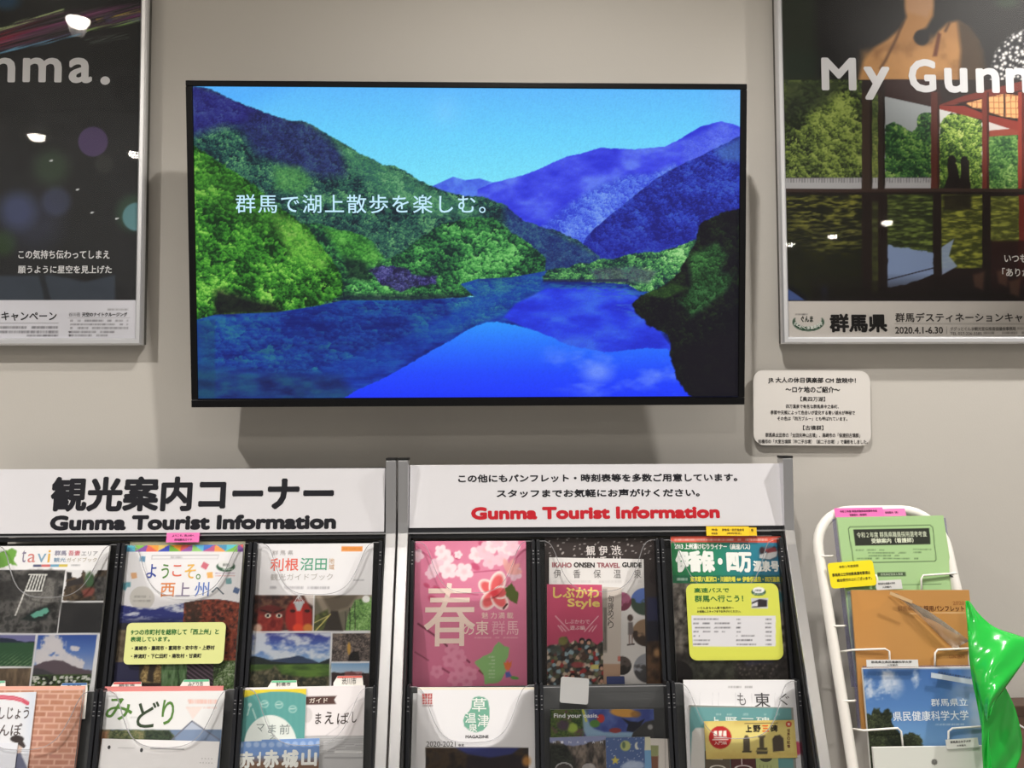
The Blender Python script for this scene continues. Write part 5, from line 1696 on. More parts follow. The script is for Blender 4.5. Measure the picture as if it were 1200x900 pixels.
tab(P2, -18, 6, 798.2, 805, (112, 186, 150), '市', 'index tab with green bar at the very left edge of the rack', -0.0058)
tab(P2, 70.5, 102, 800.6, 807, (58, 110, 172), '吾妻郡', 'index tab with blue bar behind the brick wall brochure', -0.0058)
tab(P2, 131, 165.5, 799.4, 806.6, (206, 84, 84), '桐生市', 'index tab with red bar behind the left end of the green brush lettered brochure', -0.0045)
tab(P2, 213, 245, 796.6, 805.6, (92, 186, 140), 'みどり市', 'index tab with green bar behind the right end of the green brush lettered brochure', -0.0045)
tab(P2, 316, 347.5, 797.6, 805, (112, 196, 150), '前橋市', 'index tab with pale green bar behind the teal booklet', -0.0045)
tab(P2, 393, 424.5, 792.2, 803, (214, 96, 88), '渋川市', 'index tab with red bar behind the white dark ribboned booklet', -0.0045)


def paint_maebashi(p):
    X, Y = p.X, p.Y
    p.C[:] = (231, 226, 228)
    p.poly([(330, 817), (394.5, 815.5), (391.5, 820), (394, 825), (330, 826.5)], (84, 60, 56), 0.8)
    p.ell(360, 838, 6, 9, (176, 172, 172), 0.2, 0.4)
    p.line([(382, 862), (396, 852), (404, 836), (414, 824), (428, 818)], 1.0, (196, 192, 196), 0.7, 1)
    p.rect(250, 862.2, 460, 863.4, (170, 168, 170))
    q = p.box(250, 863, 460, 960, 0.8)
    p.put(q, (188, 188, 190))
    p.put(q * (np.sin(Y * 2.6) > 0.2) * p.box(370, 865, 440, 883, 1) * 0.5, (128, 128, 130))
    p.put(p.box(392, 880, 424, 882.5, 1) * 0.8, (226, 226, 226))
    p.put(p.box(380, 887, 428, 889, 1) * 0.7, (140, 140, 142))


leaflet('ribbon_booklet', P2, (283.5, 806.2), (427.6, 803.2), 0.28, paint_maebashi,
        'white booklet with a dark brown ribbon and hand-drawn title, lower tier beside the silver bar', 'booklet', 0.0, 0.003,
        texts={'title_lettering': [('ま', 369.5, 835.5, 376.5, 848.5, (66, 56, 54), 0.01), ('え', 380.5, 834, 391, 848.5, (66, 56, 54), 0.01), ('ば', 395, 835, 409, 848.5, (66, 56, 54), 0.01), ('し', 412.5, 834, 418, 847, (66, 56, 54), 0.01)],
               'ribbon_lettering': [('ガイド', 362.5, 817.8, 384, 823.8, (226, 216, 206), 0.02)]})


def paint_teal(p):
    X, Y = p.X, p.Y
    p.C[:] = (94, 160, 156)
    p.put((np.sin(X * 0.9) > 0) * 0.10 * np.ones(X.shape), (70, 140, 138))
    p.poly([(270, 800), (370, 800), (370, 818), (352, 812), (336, 810.5), (318, 810.5), (300, 813), (282, 819), (270, 822)], (226, 206, 60), 1)
    p.ell(317, 874, 31, 36, (222, 228, 224), 0.03)
    for x, y in ((310, 825), (327, 826), (343, 831)):
        p.ell(x, y, 5, 4.6, (168, 204, 198), 0.2, 0.8)
        p.ell(x, y, 3.6, 3.2, (94, 160, 156), 0.3, 0.8)
        p.line([(x - 3, y), (x + 3, y - 1)], 1, (190, 216, 210))
    p.line([(290, 838), (293, 827)], 1.4, (180, 210, 204))
    p.line([(300, 842), (296, 831)], 1.4, (180, 210, 204))
    p.ell(293, 826, 2, 2.5, (180, 210, 204), 0.3)


TG = (136, 146, 146)
leaflet('teal_booklet', P2, (286.4, 808.6), (359, 807), 0.25, paint_teal,
        'teal booklet with a yellow top arc and a white semicircle in the lower tier', 'booklet', 0.0035, 0.0022,
        texts={'title_lettering': [('マ', 300.5, 848.5, 310, 857.5, TG, 0.004), ('ま', 314, 849, 323.5, 859, TG, 0.004), ('前', 327.5, 848.5, 339.5, 860.5, TG, 0.004), ('る', 315, 861.5, 323.5, 870, TG, 0.004)]})


def akagi(TL, TR, n, label, dx, ttl):
    def pa(p):
        p.C[:] = (118, 152, 206)
        p.put(np.clip((p.Y - 884) / 10, 0, 1) * p.mask([(260, 888), (300, 884), (330, 882), (350, 890), (400, 880), (400, 960), (260, 960)], 4), (124, 96, 78))
        for i in range(8):
            p.ell(282 + dx + i * 9.2, 873 - i * 0.25, 3.4, 3.2, (176, 196, 226), 0.3, 0.75)
    return leaflet('mountain_leaflet', P2, TL, TR, 0.2, pa, label, 'leaflet', n, 0.0012, group='blue mountain leaflets', texts={'title_lettering': ttl})


akagi((277, 869.3), (345, 867), 0.0056, 'blue mountain leaflet half hidden behind its twin in the lower tier', 0,
      [('赤', 278.5, 880.5, 298.5, 900.5, WT, 0.05), ('城', 301, 880.5, 320, 900.5, WT, 0.05), ('山', 322, 880, 341, 899, WT, 0.05)])
akagi((306.6, 866.8), (374.6, 865), 0.0074, 'blue mountain leaflet lying in front of its twin below the teal booklet', 27,
      [('赤', 308.5, 878.5, 327, 900, WT, 0.05), ('城', 330, 878.5, 350, 900, WT, 0.05), ('山', 353, 878, 371.5, 898, WT, 0.05)])


# ---- lower tier, right rack
def paint_kusatsu(p):
    X, Y = p.X, p.Y
    p.C[:] = (226, 225, 228)
    p.rect(480, 805, 640, 808, (236, 222, 196), 1.2, 0.8)
    for x, y in ((495, 813), (501.2, 813), (495, 819.6), (501.2, 819.6)):
        p.rect(x, y, x + 5.4, y + 5.8, (170, 56, 56))
        p.line([(x + 1, y + 3), (x + 4.4, y + 3)], 0.8, (226, 206, 206))
        p.line([(x + 2.7, y + 1), (x + 2.7, y + 5)], 0.8, (226, 206, 206))
    p.greek(495, 826, 507, 1.8, (96, 60, 60), 3)
    p.poly([(553, 820), (556, 817), (561, 816), (567, 817), (572, 821), (573.5, 830), (573.5, 842), (571, 850), (566, 856), (558, 858.5), (550, 856), (544, 851), (542.8, 844), (545, 837.5), (549.5, 834), (552.5, 829)], (112, 168, 146), 0.8)
    q = p.box(498.5, 876, 619.5, 960, 0.7)
    p.tex(q, [(34, 28, 26), (66, 50, 34), (48, 42, 40)], 10, 6)
    p.put(q * p.mask([(530, 874), (612, 874), (600, 884), (575, 889), (548, 884)], 3), (48, 54, 110))
    p.put(q * p.mask([(548, 886), (575, 888), (604, 884), (620, 888), (620, 920), (540, 920)], 4) * 0.8, (32, 26, 34))
    p.ell(617, 892, 5, 6, (200, 140, 70), 0.8, 0.8)


leaflet('magazine', P2, (489.4, 805.8), (626.6, 805.6), 0.297, paint_kusatsu,
        'white magazine with a green gourd emblem and red square seal in the right rack', 'magazine', 0.003, 0.006,
        texts={'emblem_lettering': [('草', 553, 818, 570, 834, (232, 236, 232), 0.012), ('温', 545, 835.5, 558, 847, (232, 236, 232), 0.012), ('津', 559.5, 837, 573, 852, (232, 236, 232), 0.012), ('泉', 549, 848, 559.5, 858, (232, 236, 232), 0.012)],
               'title_lettering': [('MAGAZINE', 545.5, 861.5, 572.5, 865.2, (40, 38, 40), 0.04), ('2020-2021', 499.5, 868.8, 534, 875, (84, 82, 84), 0.004), ('春夏', 537, 871.6, 544, 874.6, (84, 82, 84), 0.01)]})
slip('paper_sheet', P2, (484, 812.4), (500, 812.4), 0.25, (222, 222, 224), None, 'white sheet edge showing left of the gourd emblem magazine', 'paper', -0.0048)


def paint_oasis(p):
    X, Y = p.X, p.Y
    p.C[:] = (66, 82, 150)
    p.tex(np.ones(X.shape) * 0.5, [(56, 66, 130), (110, 130, 190)], 14, 4)
    p.leaves(p.mask([(630, 826), (688, 826), (684, 870), (630, 870)], 8), [(44, 66, 40), (92, 112, 52), (96, 60, 80)], 6, 5)
    p.ell(671, 853, 6, 5.5, (150, 176, 76), 0.4)
    p.ell(660, 850, 7, 6, (74, 56, 80), 0.5, 0.8)
    p.poly([(682, 832), (686, 832), (690, 846), (696, 854), (708, 858), (760, 858), (780, 870), (690, 870), (684, 856)], (150, 184, 206), 2, 0.85)
    p.line([(683, 832), (687, 845)], 2.4, (206, 206, 80))
    p.ell(704, 842, 4.5, 5, (190, 60, 54), 0.3)
    p.ell(697, 848, 6, 4.5, (84, 128, 60), 0.4)
    p.ell(731, 835, 16, 5.5, (206, 152, 74), 0.3, 1, 0.1)
    p.ell(745, 837, 6, 4, (146, 104, 56), 0.5, 0.8)
    p.ell(721, 856, 7, 3, (140, 60, 60), 0.3)
    p.poly([(728, 841), (738, 845), (748, 846), (756, 842), (750, 852), (742, 858), (734, 857), (736, 849)], (34, 36, 50), 1)
    p.poly([(742, 858), (756, 846), (790, 838), (800, 870), (738, 870)], (62, 62, 62), 1.5)
    p.ell(762, 852, 3, 3, (150, 150, 150), 0.4)


leaflet('oasis_leaflet', P2, (645, 831.4), (766, 831), 0.2, paint_oasis,
        'blue leaflet with white English lettering and coloured fruit, middle pocket of the lower tier', 'leaflet', -0.002, 0.0015, kind='gloss',
        texts={'title_lettering': [('Find your oasis.', 649, 836, 701.5, 842.6, (226, 228, 234), 0.03)]})


def paint_rocks(p):
    X, Y = p.X, p.Y
    p.C[:] = (140, 148, 186)
    q = p.mask([(630, 876), (644, 870), (654, 868), (664, 874), (678, 874), (692, 870), (705, 868), (720, 864), (720, 960), (630, 960)], 1.5, 1.5)
    p.tex(q, [(52, 48, 48), (92, 84, 78), (136, 124, 114)], 6, 3, (0.7, 1.5))
    p.leaves(q * p.mask([(630, 874), (664, 872), (672, 890), (680, 960), (630, 960)], 4), [(30, 34, 32), (66, 68, 60)], 4, 4)
    p.ell(661, 900, 10, 6.5, (214, 214, 214), 0.05, 0.9)
    p.ell(661, 900.6, 9.2, 5.8, (70, 66, 64), 0.05, 1)
    p.ell(690, 900, 8, 5.5, (190, 186, 186), 0.1, 0.8)


leaflet('gorge_leaflet', P2, (644, 864.4), (710, 862.2), 0.2, paint_rocks,
        'leaflet with grey rock cliffs under a pale violet strip in the lower tier', 'leaflet', 0.0012, 0.0015, kind='gloss',
        texts={'title_lettering': [(c, 648 + i * 9.2, 868.4, 651 + i * 9.2, 871.2, (226, 228, 238), 0.0) for i, c in enumerate('MINAKAMI')][:7]})


def paint_stars(p):
    X, Y = p.X, p.Y
    p.C[:] = (82, 104, 152)
    d, idv, off = worley(X / 5, Y / 5, 3)
    p.put((d < 0.1) * 0.8, (200, 210, 226))
    p.rect(755.5, 850, 790, 879, (214, 212, 186))
    p.rect(755.5, 879, 790, 960, (120, 166, 206))
    p.ell(733, 874, 6, 6, (178, 186, 120), 0.25)
    p.ell(731, 873, 2, 4, (96, 116, 90), 0.5)
    p.ell(747, 874, 3.2, 4.4, (214, 218, 206), 0.2)
    p.ell(749, 873, 2.4, 4, (82, 104, 152), 0.3)
    c = (206, 190, 92)
    p.poly([(721 + (5.6 if k % 2 == 0 else 2.4) * math.sin(k * math.pi / 5), 891 - (5.6 if k % 2 == 0 else 2.4) * math.cos(k * math.pi / 5)) for k in range(10)], c, 0.8)
    for x, y in ((740, 896), (748, 897), (735, 899)):
        p.ell(x, y, 7, 5, (176, 190, 214), 0.5, 0.9)


leaflet('star_leaflet', P2, (709.6, 864.3), (762, 863.6), 0.2, paint_stars,
        'slate blue leaflet with a yellow star and fish in the lower tier', 'leaflet', 0.0028, 0.0015)


def paint_strip(p):
    p.C[:] = (220, 214, 208)
    p.rect(762, 873.5, 771.5, 886, (150, 156, 110))
    p.rect(762, 886, 771.5, 960, (128, 88, 70))
    p.line([(779.5, 864), (780, 960)], 0.9, (184, 178, 172))


leaflet('beige_leaflet', P2, (758, 865.2), (787.5, 866), 0.19, paint_strip,
        'narrow off-white leaflet with a small brown picture beside the slate blue star leaflet', 'leaflet', -0.0002, 0.0015)
o = slip('clear_tag', P2, (657.5, 792.6), (690.6, 795.2), 0.044, (226, 228, 230), None, 'blank translucent plastic tag hooked over the clear pocket below the pink leaflet', 'tag', 0.0146, r=0.004)
o.data.materials[0] = clear('tag_plastic', (0.95, 0.95, 0.95), 1.5, 0.12, 0.45, (230, 230, 230))  # white haze puts the glare into the colour of the translucent plastic


def paint_east(p):
    X, Y = p.X, p.Y
    p.C[:] = (229, 228, 231)
    p.greek(853, 804.2, 886, 2, (130, 128, 130), 4, 0.8)
    for x in (820, 835, 842, 862, 881, 908):
        p.line([(x, 812), (x, 900)], 0.5, (196, 196, 200), 0.8)
    p.ell(934, 877, 6.5, 8, (214, 92, 120), 0.3)
    p.ell(943, 878, 5, 7, (104, 116, 176), 0.4)
    p.ell(946, 872, 3, 3, (200, 120, 150), 0.5)


leaflet('east_booklet', P2, (800.8, 797), (938.6, 796.8), 0.297, paint_east,
        'white booklet with thin black characters behind the teal pamphlet in the right rack', 'booklet', 0.0, 0.004,
        texts={'title_lettering': [('も', 864, 812, 874, 826.5, (110, 108, 110), 0.0), ('東', 884, 811.8, 902.5, 829, (70, 68, 70), 0.004), ('ぐ', 913.5, 812.5, 925, 826.5, (80, 78, 80), 0.0)]})


def paint_tealb(p):
    p.C[:] = (146, 146, 140)
    p.poly([(809.5, 828.5), (927, 830), (930, 900), (800, 900), (806, 858)], (104, 156, 158), 1)
    for x in (842, 855, 874, 895, 913):
        p.greek(x - 3, 836, x + 3, 2.4, (186, 210, 208), int(x), 0.7)
    p.poly([(815, 853), (826, 853), (826, 960), (806, 960), (811, 858)], (212, 210, 206), 1)


leaflet('teal_pamphlet', P2, (807.8, 826.2), (929.5, 829.2), 0.25, paint_tealb,
        'teal pamphlet with grey border and white cut characters behind the yellow leaflet', 'pamphlet', 0.0026, 0.0018,
        texts={'title_lettering': [('上', 833, 840, 843, 850, (214, 226, 224), 0.03), ('野', 850, 840, 864, 850, (214, 226, 224), 0.02), ('三', 868, 841.5, 884, 850, (214, 226, 224), 0.02), ('碑', 886, 840, 902, 850, (214, 226, 224), 0.02)]})
for i, (tl_, tr_, c, n, lb, items) in enumerate((
        ((826, 880), (855.5, 881), (96, 86, 72), 0.0040, 'olive brown leaflet with white arc below the yellow leaflet', [('━━━━━━', 833, 889.2, 847, 890.2, (206, 200, 190)), ('⌒', 831.5, 896.5, 851, 901, (220, 214, 204), 0.06)]),
        ((856, 880.6), (885, 881), (86, 46, 48), 0.0040, 'maroon leaflet with white lines below the yellow leaflet', [('━━━', 870.5, 886.6, 878, 887.8, (206, 190, 190)), ('|', 868.6, 884, 869.8, 896, (220, 206, 206)), ('⌒', 860.5, 896.5, 882, 901, (220, 206, 206), 0.06)]),
        ((885.5, 881), (911.5, 881.5), (178, 188, 128), 0.0044, 'pale green leaflet with a dark disc below the yellow leaflet', [('●', 889.5, 881.5, 905, 893, (72, 72, 62)), ('| | | |', 890, 896.5, 904, 902, (130, 140, 90), 0.02)]))):
    slip('small_leaflet', P2, tl_, tr_, 0.15, c, items, lb, 'leaflet', n, thick=0.0008, group='small leaflets below the yellow one')


def paint_three(p):
    X, Y = p.X, p.Y
    p.C[:] = (226, 210, 130)
    e = np.minimum(np.minimum(X - 825, 934 - X), np.minimum(Y - 845, 884 - Y))
    p.tex(np.clip(1 - e / 9, 0, 1) * 0.5, [(190, 156, 80), (214, 188, 106)], 8, 3)
    p.ell(844, 864.2, 13.2, 13.4, (186, 42, 44), 0.05)
    for x in (838.5, 844, 849.5):
        p.rect(x - 1.9, 856.5, x + 1.9, 862.5, (240, 236, 226))
    p.line([(837, 864.6), (851, 864.6)], 1, (240, 226, 220))
    p.line([(835, 866.8), (853, 866.8)], 1, (240, 226, 220))
    p.line([(873, 847.9), (911, 847.4)], 0.8, (110, 96, 66))
    p.poly([(871, 866), (873, 862), (876, 861.5), (878.5, 866), (879, 880), (871, 880)], (84, 76, 62), 0.8)
    p.rect(869.5, 880, 881, 882.2, (70, 62, 50))
    p.poly([(888, 862), (897, 861.5), (896.5, 864), (895, 865), (895.5, 876), (890, 876), (890, 865), (888.5, 864)], (92, 82, 66), 0.8)
    p.rect(887, 876, 899, 879, (84, 76, 60))
    p.poly([(886, 880), (900, 880), (899, 884), (887, 884)], (84, 80, 66), 0.6)
    p.poly([(905, 866), (908, 862), (914, 861), (918, 865), (919, 880), (906, 881)], (80, 70, 60), 0.8)
    p.ell(924.3, 848.6, 3.4, 3.6, (196, 60, 48), 0.12)


leaflet('yellow_leaflet', P2, (825, 845.4), (930.8, 843.8), 0.0625, paint_three,
        'wide yellow leaflet with a red disc and three dark stone monuments', 'leaflet', 0.0062, 0.0013, base=(226, 210, 130), edge=(214, 190, 110),
        texts={'title_lettering': [('上', 873.5, 849.6, 881, 858, (36, 32, 30), 0.05), ('野', 882.5, 849.4, 891.5, 858, (36, 32, 30), 0.04), ('三', 893, 849.6, 901, 857.6, (226, 112, 50), 0.06), ('碑', 902.5, 849.2, 911.5, 858, (36, 32, 30), 0.04)],
               'side_lettering': [(c, 922.3, 854 + i * 4.6, 926, 858 + i * 4.6, (110, 60, 40), 0.03) for i, c in enumerate('世界の記憶')], 'disc_lettering': [('入門編', 837, 868.4, 851.5, 872.6, (240, 214, 206), 0.01), ('新', 922.8, 847, 926, 850.4, (240, 220, 206), 0.03)]})

# ------------------------------------------------------------------ white wire stand
ST = plane(1035, 600, 1.575, 20.0)
wire_m = mat('white_enamel_wire', (232, 228, 222), 0.35)
uL, uR = ST.uv(961.5, 660)[0], ST.uv(1110.5, 645)[0]
vTop = ST.uv(1035, 598)[1]
vBot = -(ST.O[2] - 0.02) / ST.V[2]
rr = 0.075
arc = []
path = [(uL, vBot, 0), (uL, vTop - rr, 0)]
for i in range(1, 9):
    a = math.pi - math.pi / 2 * i / 8
    path.append((uL + rr + rr * math.cos(a), vTop - rr + rr * math.sin(a), 0))
for i in range(0, 9):
    a = math.pi / 2 - math.pi / 2 * i / 8
    path.append((uR - rr + rr * math.cos(a), vTop - rr + rr * math.sin(a), 0))
path.append((uR, vBot, 0))
foot = Frame((ST.pt((uL + uR) / 2, vBot)[0], ST.pt(0, vBot)[1], 0), (1, 0, 0), (0, 0, 1))
stand = bpy.data.objects.new('wire_stand', None)
COL.objects.link(stand)
stand.location = foot.O
tagit(stand, 'white tubular wire leaflet stand beside the right rack, green bag hanging on it', 'display stand')
sinv = Matrix.Translation(Vector(foot.O)).inverted()


def stput(o):
    o.parent = stand
    o.matrix_parent_inverse = sinv
    return o


stput(MB().tube(path, 0.0095, 14).build('tube_frame', wire_m, None, ST, True))
base_path = [ST.pt(uL, vBot, 0) + (0, 0, 0), ST.pt(uL, vBot, 0) + np.array((0, 0.42, 0.0)), ST.pt(uR, vBot, 0) + np.array((0, 0.42, 0)), ST.pt(uR, vBot, 0)]
stput(MB().tube(base_path, 0.0095, 10).build('base_frame', wire_m, None, None, True))

GP = plane(1045, 606, 1.552, 12.0)
OP = plane(1067, 690, 1.490, 8.0)
BP = plane(1080, 782, 1.445, 8.0)
WP = plane(1090, 875, 1.405, 8.0)


def wire(P, pts, n, nm='wire_holder', r=0.0018):
    return stput(MB().tube([(*P.uv(x, y, n + q), n + q) for x, y, q in pts], r, 8).build(nm, wire_m, None, P, True))


def paint_green(p):
    X, Y = p.X, p.Y
    p.C[:] = (164, 198, 142)
    o = [(996, 617.5), (1090, 615.5), (1093, 618), (1097, 656), (1095, 658), (1003, 659.5), (1000, 657), (994, 620), (996, 617.5)]
    p.line(o, 0.9, (62, 84, 54))
    p.poly([(1000, 620.4), (1089, 618.6), (1090.6, 637.6), (1002.4, 639.6)], (44, 48, 40), 0.7)
    p.greek(1003, 644, 1012, 1.6, (84, 110, 74), 3)
    for i, (x0, x1) in enumerate(((1016, 1036), (1016, 1062), (1018, 1054), (1004, 1076))):
        p.greek(x0, 643.8 + i * 3.3, x1, 1.6, (84, 110, 74), 4 + i, 0.8)
    p.greek(1070, 643, 1091, 1.6, (84, 110, 74), 9)
    p.greek(1070, 646.4, 1080, 1.6, (84, 110, 74), 10)
    p.poly([(1028, 671), (1061, 670.4), (1061.6, 675), (1028, 675.6)], (66, 84, 60), 0.8)
    p.line([(1050, 685), (1103, 684.6)], 0.7, (96, 124, 84))


leaflet('green_booklet', GP, (980.8, 606.2), (1105.4, 604), 0.297, paint_green,
        'pale green booklet with a black title box at the top of the wire stand', 'booklet', 0.0, 0.006, edge=(190, 210, 176),
        texts={'title_lettering': [('令和２年度 群馬県職員採用選考考査', 1004, 623, 1086, 629.6, (206, 214, 190), 0.008), ('受験案内（看護師）', 1021, 630.4, 1070.5, 636.4, (216, 222, 200), 0.025)],
               'footer_lettering': [('群馬県総務部人事課', 1032, 671.6, 1058, 674.4, (190, 206, 180))]})
S_, w_ = rect_frame(GP, (975.5, 608.5), (1108, 606.8), 0.30, -0.008)
o = MB().box(-w_ / 2, w_ / 2, 0, 0.30, -0.0012, 0).build('plastic_sleeve', clear('clear_sleeve', (0.86, 0.86, 0.92), 1.4, 0.1, 0.22, (150, 150, 190)), None, S_)
tagit(o, 'thin clear violet tinted sleeve edge behind the pale green booklet', 'plastic sleeve', 'clear sleeves on the wire stand')


def paint_orange(p):
    X, Y = p.X, p.Y
    p.C[:] = (188, 138, 80)
    p.put(np.clip(1 - np.hypot((X - 1010) / 40, (Y - 720) / 70), 0, 1) * 0.35, (206, 142, 74))
    p.poly([(1004, 692), (1044, 697), (1030, 712), (1010, 716)], (206, 148, 82), 4, 0.35)
    p.line([(1066, 719), (1136, 717.6)], 0.8, (224, 190, 146))
    p.rect(1052, 709.5, 1084, 716, (176, 130, 78), 1, 0.6)


leaflet('orange_pamphlet', OP, (997.6, 691.6), (1135.6, 691.4), 0.24, paint_orange,
        'orange recruitment pamphlet with a clear folded corner on the wire stand', 'pamphlet', 0.0, 0.004, kind='gloss', edge=(190, 146, 96),
        texts={'title_lettering': [('採用パンフレット', 1082.5, 709.6, 1130, 716.6, (92, 52, 30), 0.02), ('群馬県職員', 1052, 710, 1081, 716.2, (150, 104, 62)), ('2020', 1116.5, 704.4, 1130.2, 708.6, (166, 112, 62), 0.01)],
               'contents_lettering': [('CONTENTS', 1112, 767.2, 1130.4, 771.4, (140, 86, 46), 0.01)]})
# clear folded corner of its sleeve
pts = [(1043.5, 694, 0.003), (1052, 696, 0.006), (1068, 706, 0.012), (1088, 716, 0.016), (1104, 727, 0.018), (1122, 740, 0.014), (1136, 751, 0.006), (1126, 756, 0.004), (1120, 763, 0.003), (1100, 744, 0.003), (1080, 724, 0.003), (1060, 706, 0.003)]
v = [(*OP.uv(x, y, n), n) for x, y, n in pts]
bm_f = [(0, 1, 11), (1, 2, 10, 11), (2, 3, 9, 10), (3, 4, 9), (4, 5, 8, 9), (5, 6, 7, 8)]
o = mob('plastic_sleeve', v, bm_f, clear('milky_film', (0.95, 0.93, 0.9), 1.3, 0.15, 0.28, (232, 216, 196)), None, OP, True)
o.modifiers.new('thickness', 'SOLIDIFY').thickness = 0.0004
tagit(o, 'milky clear sleeve corner folded over the orange pamphlet', 'plastic sleeve', 'clear sleeves on the wire stand')
slip('white_tag', Frame(OP.O, OP.U * math.cos(-0.36) + OP.V * math.sin(-0.36), OP.V * math.cos(-0.36) - OP.U * math.sin(-0.36)), (1043.6, 693.2), (1069.5, 703.8), 0.0055, (200, 168, 126),
     [('群馬県警察', 1049, 697.4, 1066, 699.4, (70, 60, 54), 0.02)][:0], 'small tilted white tag on the clear folded corner of the orange pamphlet', 'tag', 0.0165, group='white tags on the wire stand')
S_, w_ = rect_frame(OP, (993, 693), (1134, 692.6), 0.235, -0.006)
o = MB().box(-w_ / 2, w_ / 2, 0, 0.235, -0.0012, 0).build('plastic_sleeve', clear('clear_sleeve'), None, S_)
tagit(o, 'thin clear violet tinted sleeve edge behind the orange pamphlet', 'plastic sleeve', 'clear sleeves on the wire stand')


def paint_sky(p):
    X, Y = p.X, p.Y
    t = np.clip((Y - 782) / 90, 0, 1)
    p.C = ramp(t, [(66, 104, 164), (82, 124, 182), (110, 152, 196)])
    cl = np.clip((fbm(X / 20, Y / 16, 3, 4) - 0.5) * 4, 0, 1) * p.mask([(1005, 780), (1050, 786), (1056, 808), (1040, 824), (1015, 816), (1005, 810)], 14)
    p.put(cl * 0.95, (206, 212, 222))
    for x, y, rx, ry in ((1022, 812, 13, 8), (1036, 806, 10, 9), (1016, 800, 9, 8), (1040, 790, 9, 6), (1073, 795, 5, 11)):
        p.put(np.clip(1.1 - np.hypot((X - x) / rx, (Y - y) / ry) + (fbm(X / 4, Y / 4, 7, 3) - 0.5) * 1.4, 0, 1) * 0.8, (206, 212, 222))
    p.put(np.clip((X - 1100) / 40, 0, 1) * np.clip(fbm(X / 22, Y / 22, 9, 3) * 1.6 - 0.2, 0, 1) * 0.7, (176, 186, 200))
    p.rect(1008, 781, 1160, 784, (204, 208, 214), 1.2, 0.8)
    m = p.mask([(1005, 838), (1012, 835), (1020, 838), (1024, 831), (1030, 829), (1033, 836), (1040, 830), (1046, 836), (1044, 844), (1050, 856), (1058, 862), (1066, 858), (1078, 861), (1082, 872), (1082, 960), (1005, 960)], 1.5, 2.5, 4)
    p.leaves(m, [(24, 30, 22), (50, 58, 38), (86, 92, 64)], 4.5, 11)
    p.greek(1096, 848, 1134, 1.8, (206, 216, 226), 12, 0.7)


WSK = (226, 232, 240)
leaflet('sky_brochure', BP, (1011, 783.4), (1146.6, 781.6), 0.25, paint_sky,
        'blue sky brochure with white Japanese title over dark tree tops on the wire stand', 'brochure', 0.0, 0.006,
        texts={'title_lettering': [('群馬県立', 1091, 818.5, 1134, 827.4, WSK, 0.008), ('県民健康科学大学', 1046.5, 833, 1135, 844.6, WSK, 0.008)]})
S_, w_ = rect_frame(BP, (1011, 780.6), (1146, 779.4), 0.25, -0.008)
o = MB().box(-w_ / 2, w_ / 2, 0, 0.25, -0.0012, 0).build('plastic_sleeve', clear('clear_sleeve'), None, S_)
tagit(o, 'thin clear sleeve edge behind the blue sky brochure', 'plastic sleeve', 'clear sleeves on the wire stand')


def paint_white(p):
    p.C[:] = (206, 208, 202)
    p.ell(1095, 893, 3.4, 3, (120, 120, 116), 0.4)
    p.ell(1095, 892, 1.4, 1.2, (206, 208, 202), 0.4)


leaflet('grey_booklet', WP, (1023, 876.2), (1159.4, 874), 0.25, paint_white,
        'pale grey booklet with a tiny emblem, lowest on the wire stand', 'booklet', 0.0, 0.006, texts={'emblem': [('奉', 1091.5, 889.5, 1098.5, 897, (116, 116, 112), 0.02)]})

# wire holders of the tiers
wire(GP, [(1121.5, 671.6, -0.02), (1121, 671.8, 0.004), (1082, 674.2, 0.006), (1079.6, 678, 0.006), (1080, 698, 0.006)], 0.0)
wire(GP, [(1024.5, 676.5, -0.02), (1026.5, 674, 0.004), (1028, 678, 0.006), (1029, 698, 0.006)], 0.0)
wire(OP, [(980.5, 764.4, -0.02), (1000, 761.6, 0.003), (1037, 760.4, 0.005), (1042, 763, 0.005), (1043.4, 788, 0.005)], 0.0)
wire(OP, [(1139, 759.6, -0.01), (1138, 759.8, 0.004), (1099, 761.4, 0.005), (1095.8, 765, 0.005), (1095.4, 788, 0.005)], 0.0)
wire(BP, [(994.5, 853.4, -0.02), (1012, 856, 0.003), (1052, 853.2, 0.005), (1056, 857, 0.005), (1059, 884, 0.005)], 0.0)
wire(BP, [(1156, 850.8, -0.01), (1154, 851, 0.004), (1116, 853.6, 0.005), (1111.6, 857, 0.005), (1111.4, 884, 0.005)], 0.0)
for x, y in ((964, 651.8), (978.5, 733.6), (990, 821.4)):
    wire(ST, [(x - 2, y, 0.006), (x + 10, y, 0.006), (x + 12.5, y - 0.6, -0.004)], 0.002, 'wire_stub')
wire(GP, [(1113, 674, 0.003), (1118, 677, 0.003), (1120.6, 682, 0.003), (1121, 689, 0.003)], 0.0, 'rubber_loop').data.materials[0] = mat('black_rubber', (22, 22, 24), 0.5)

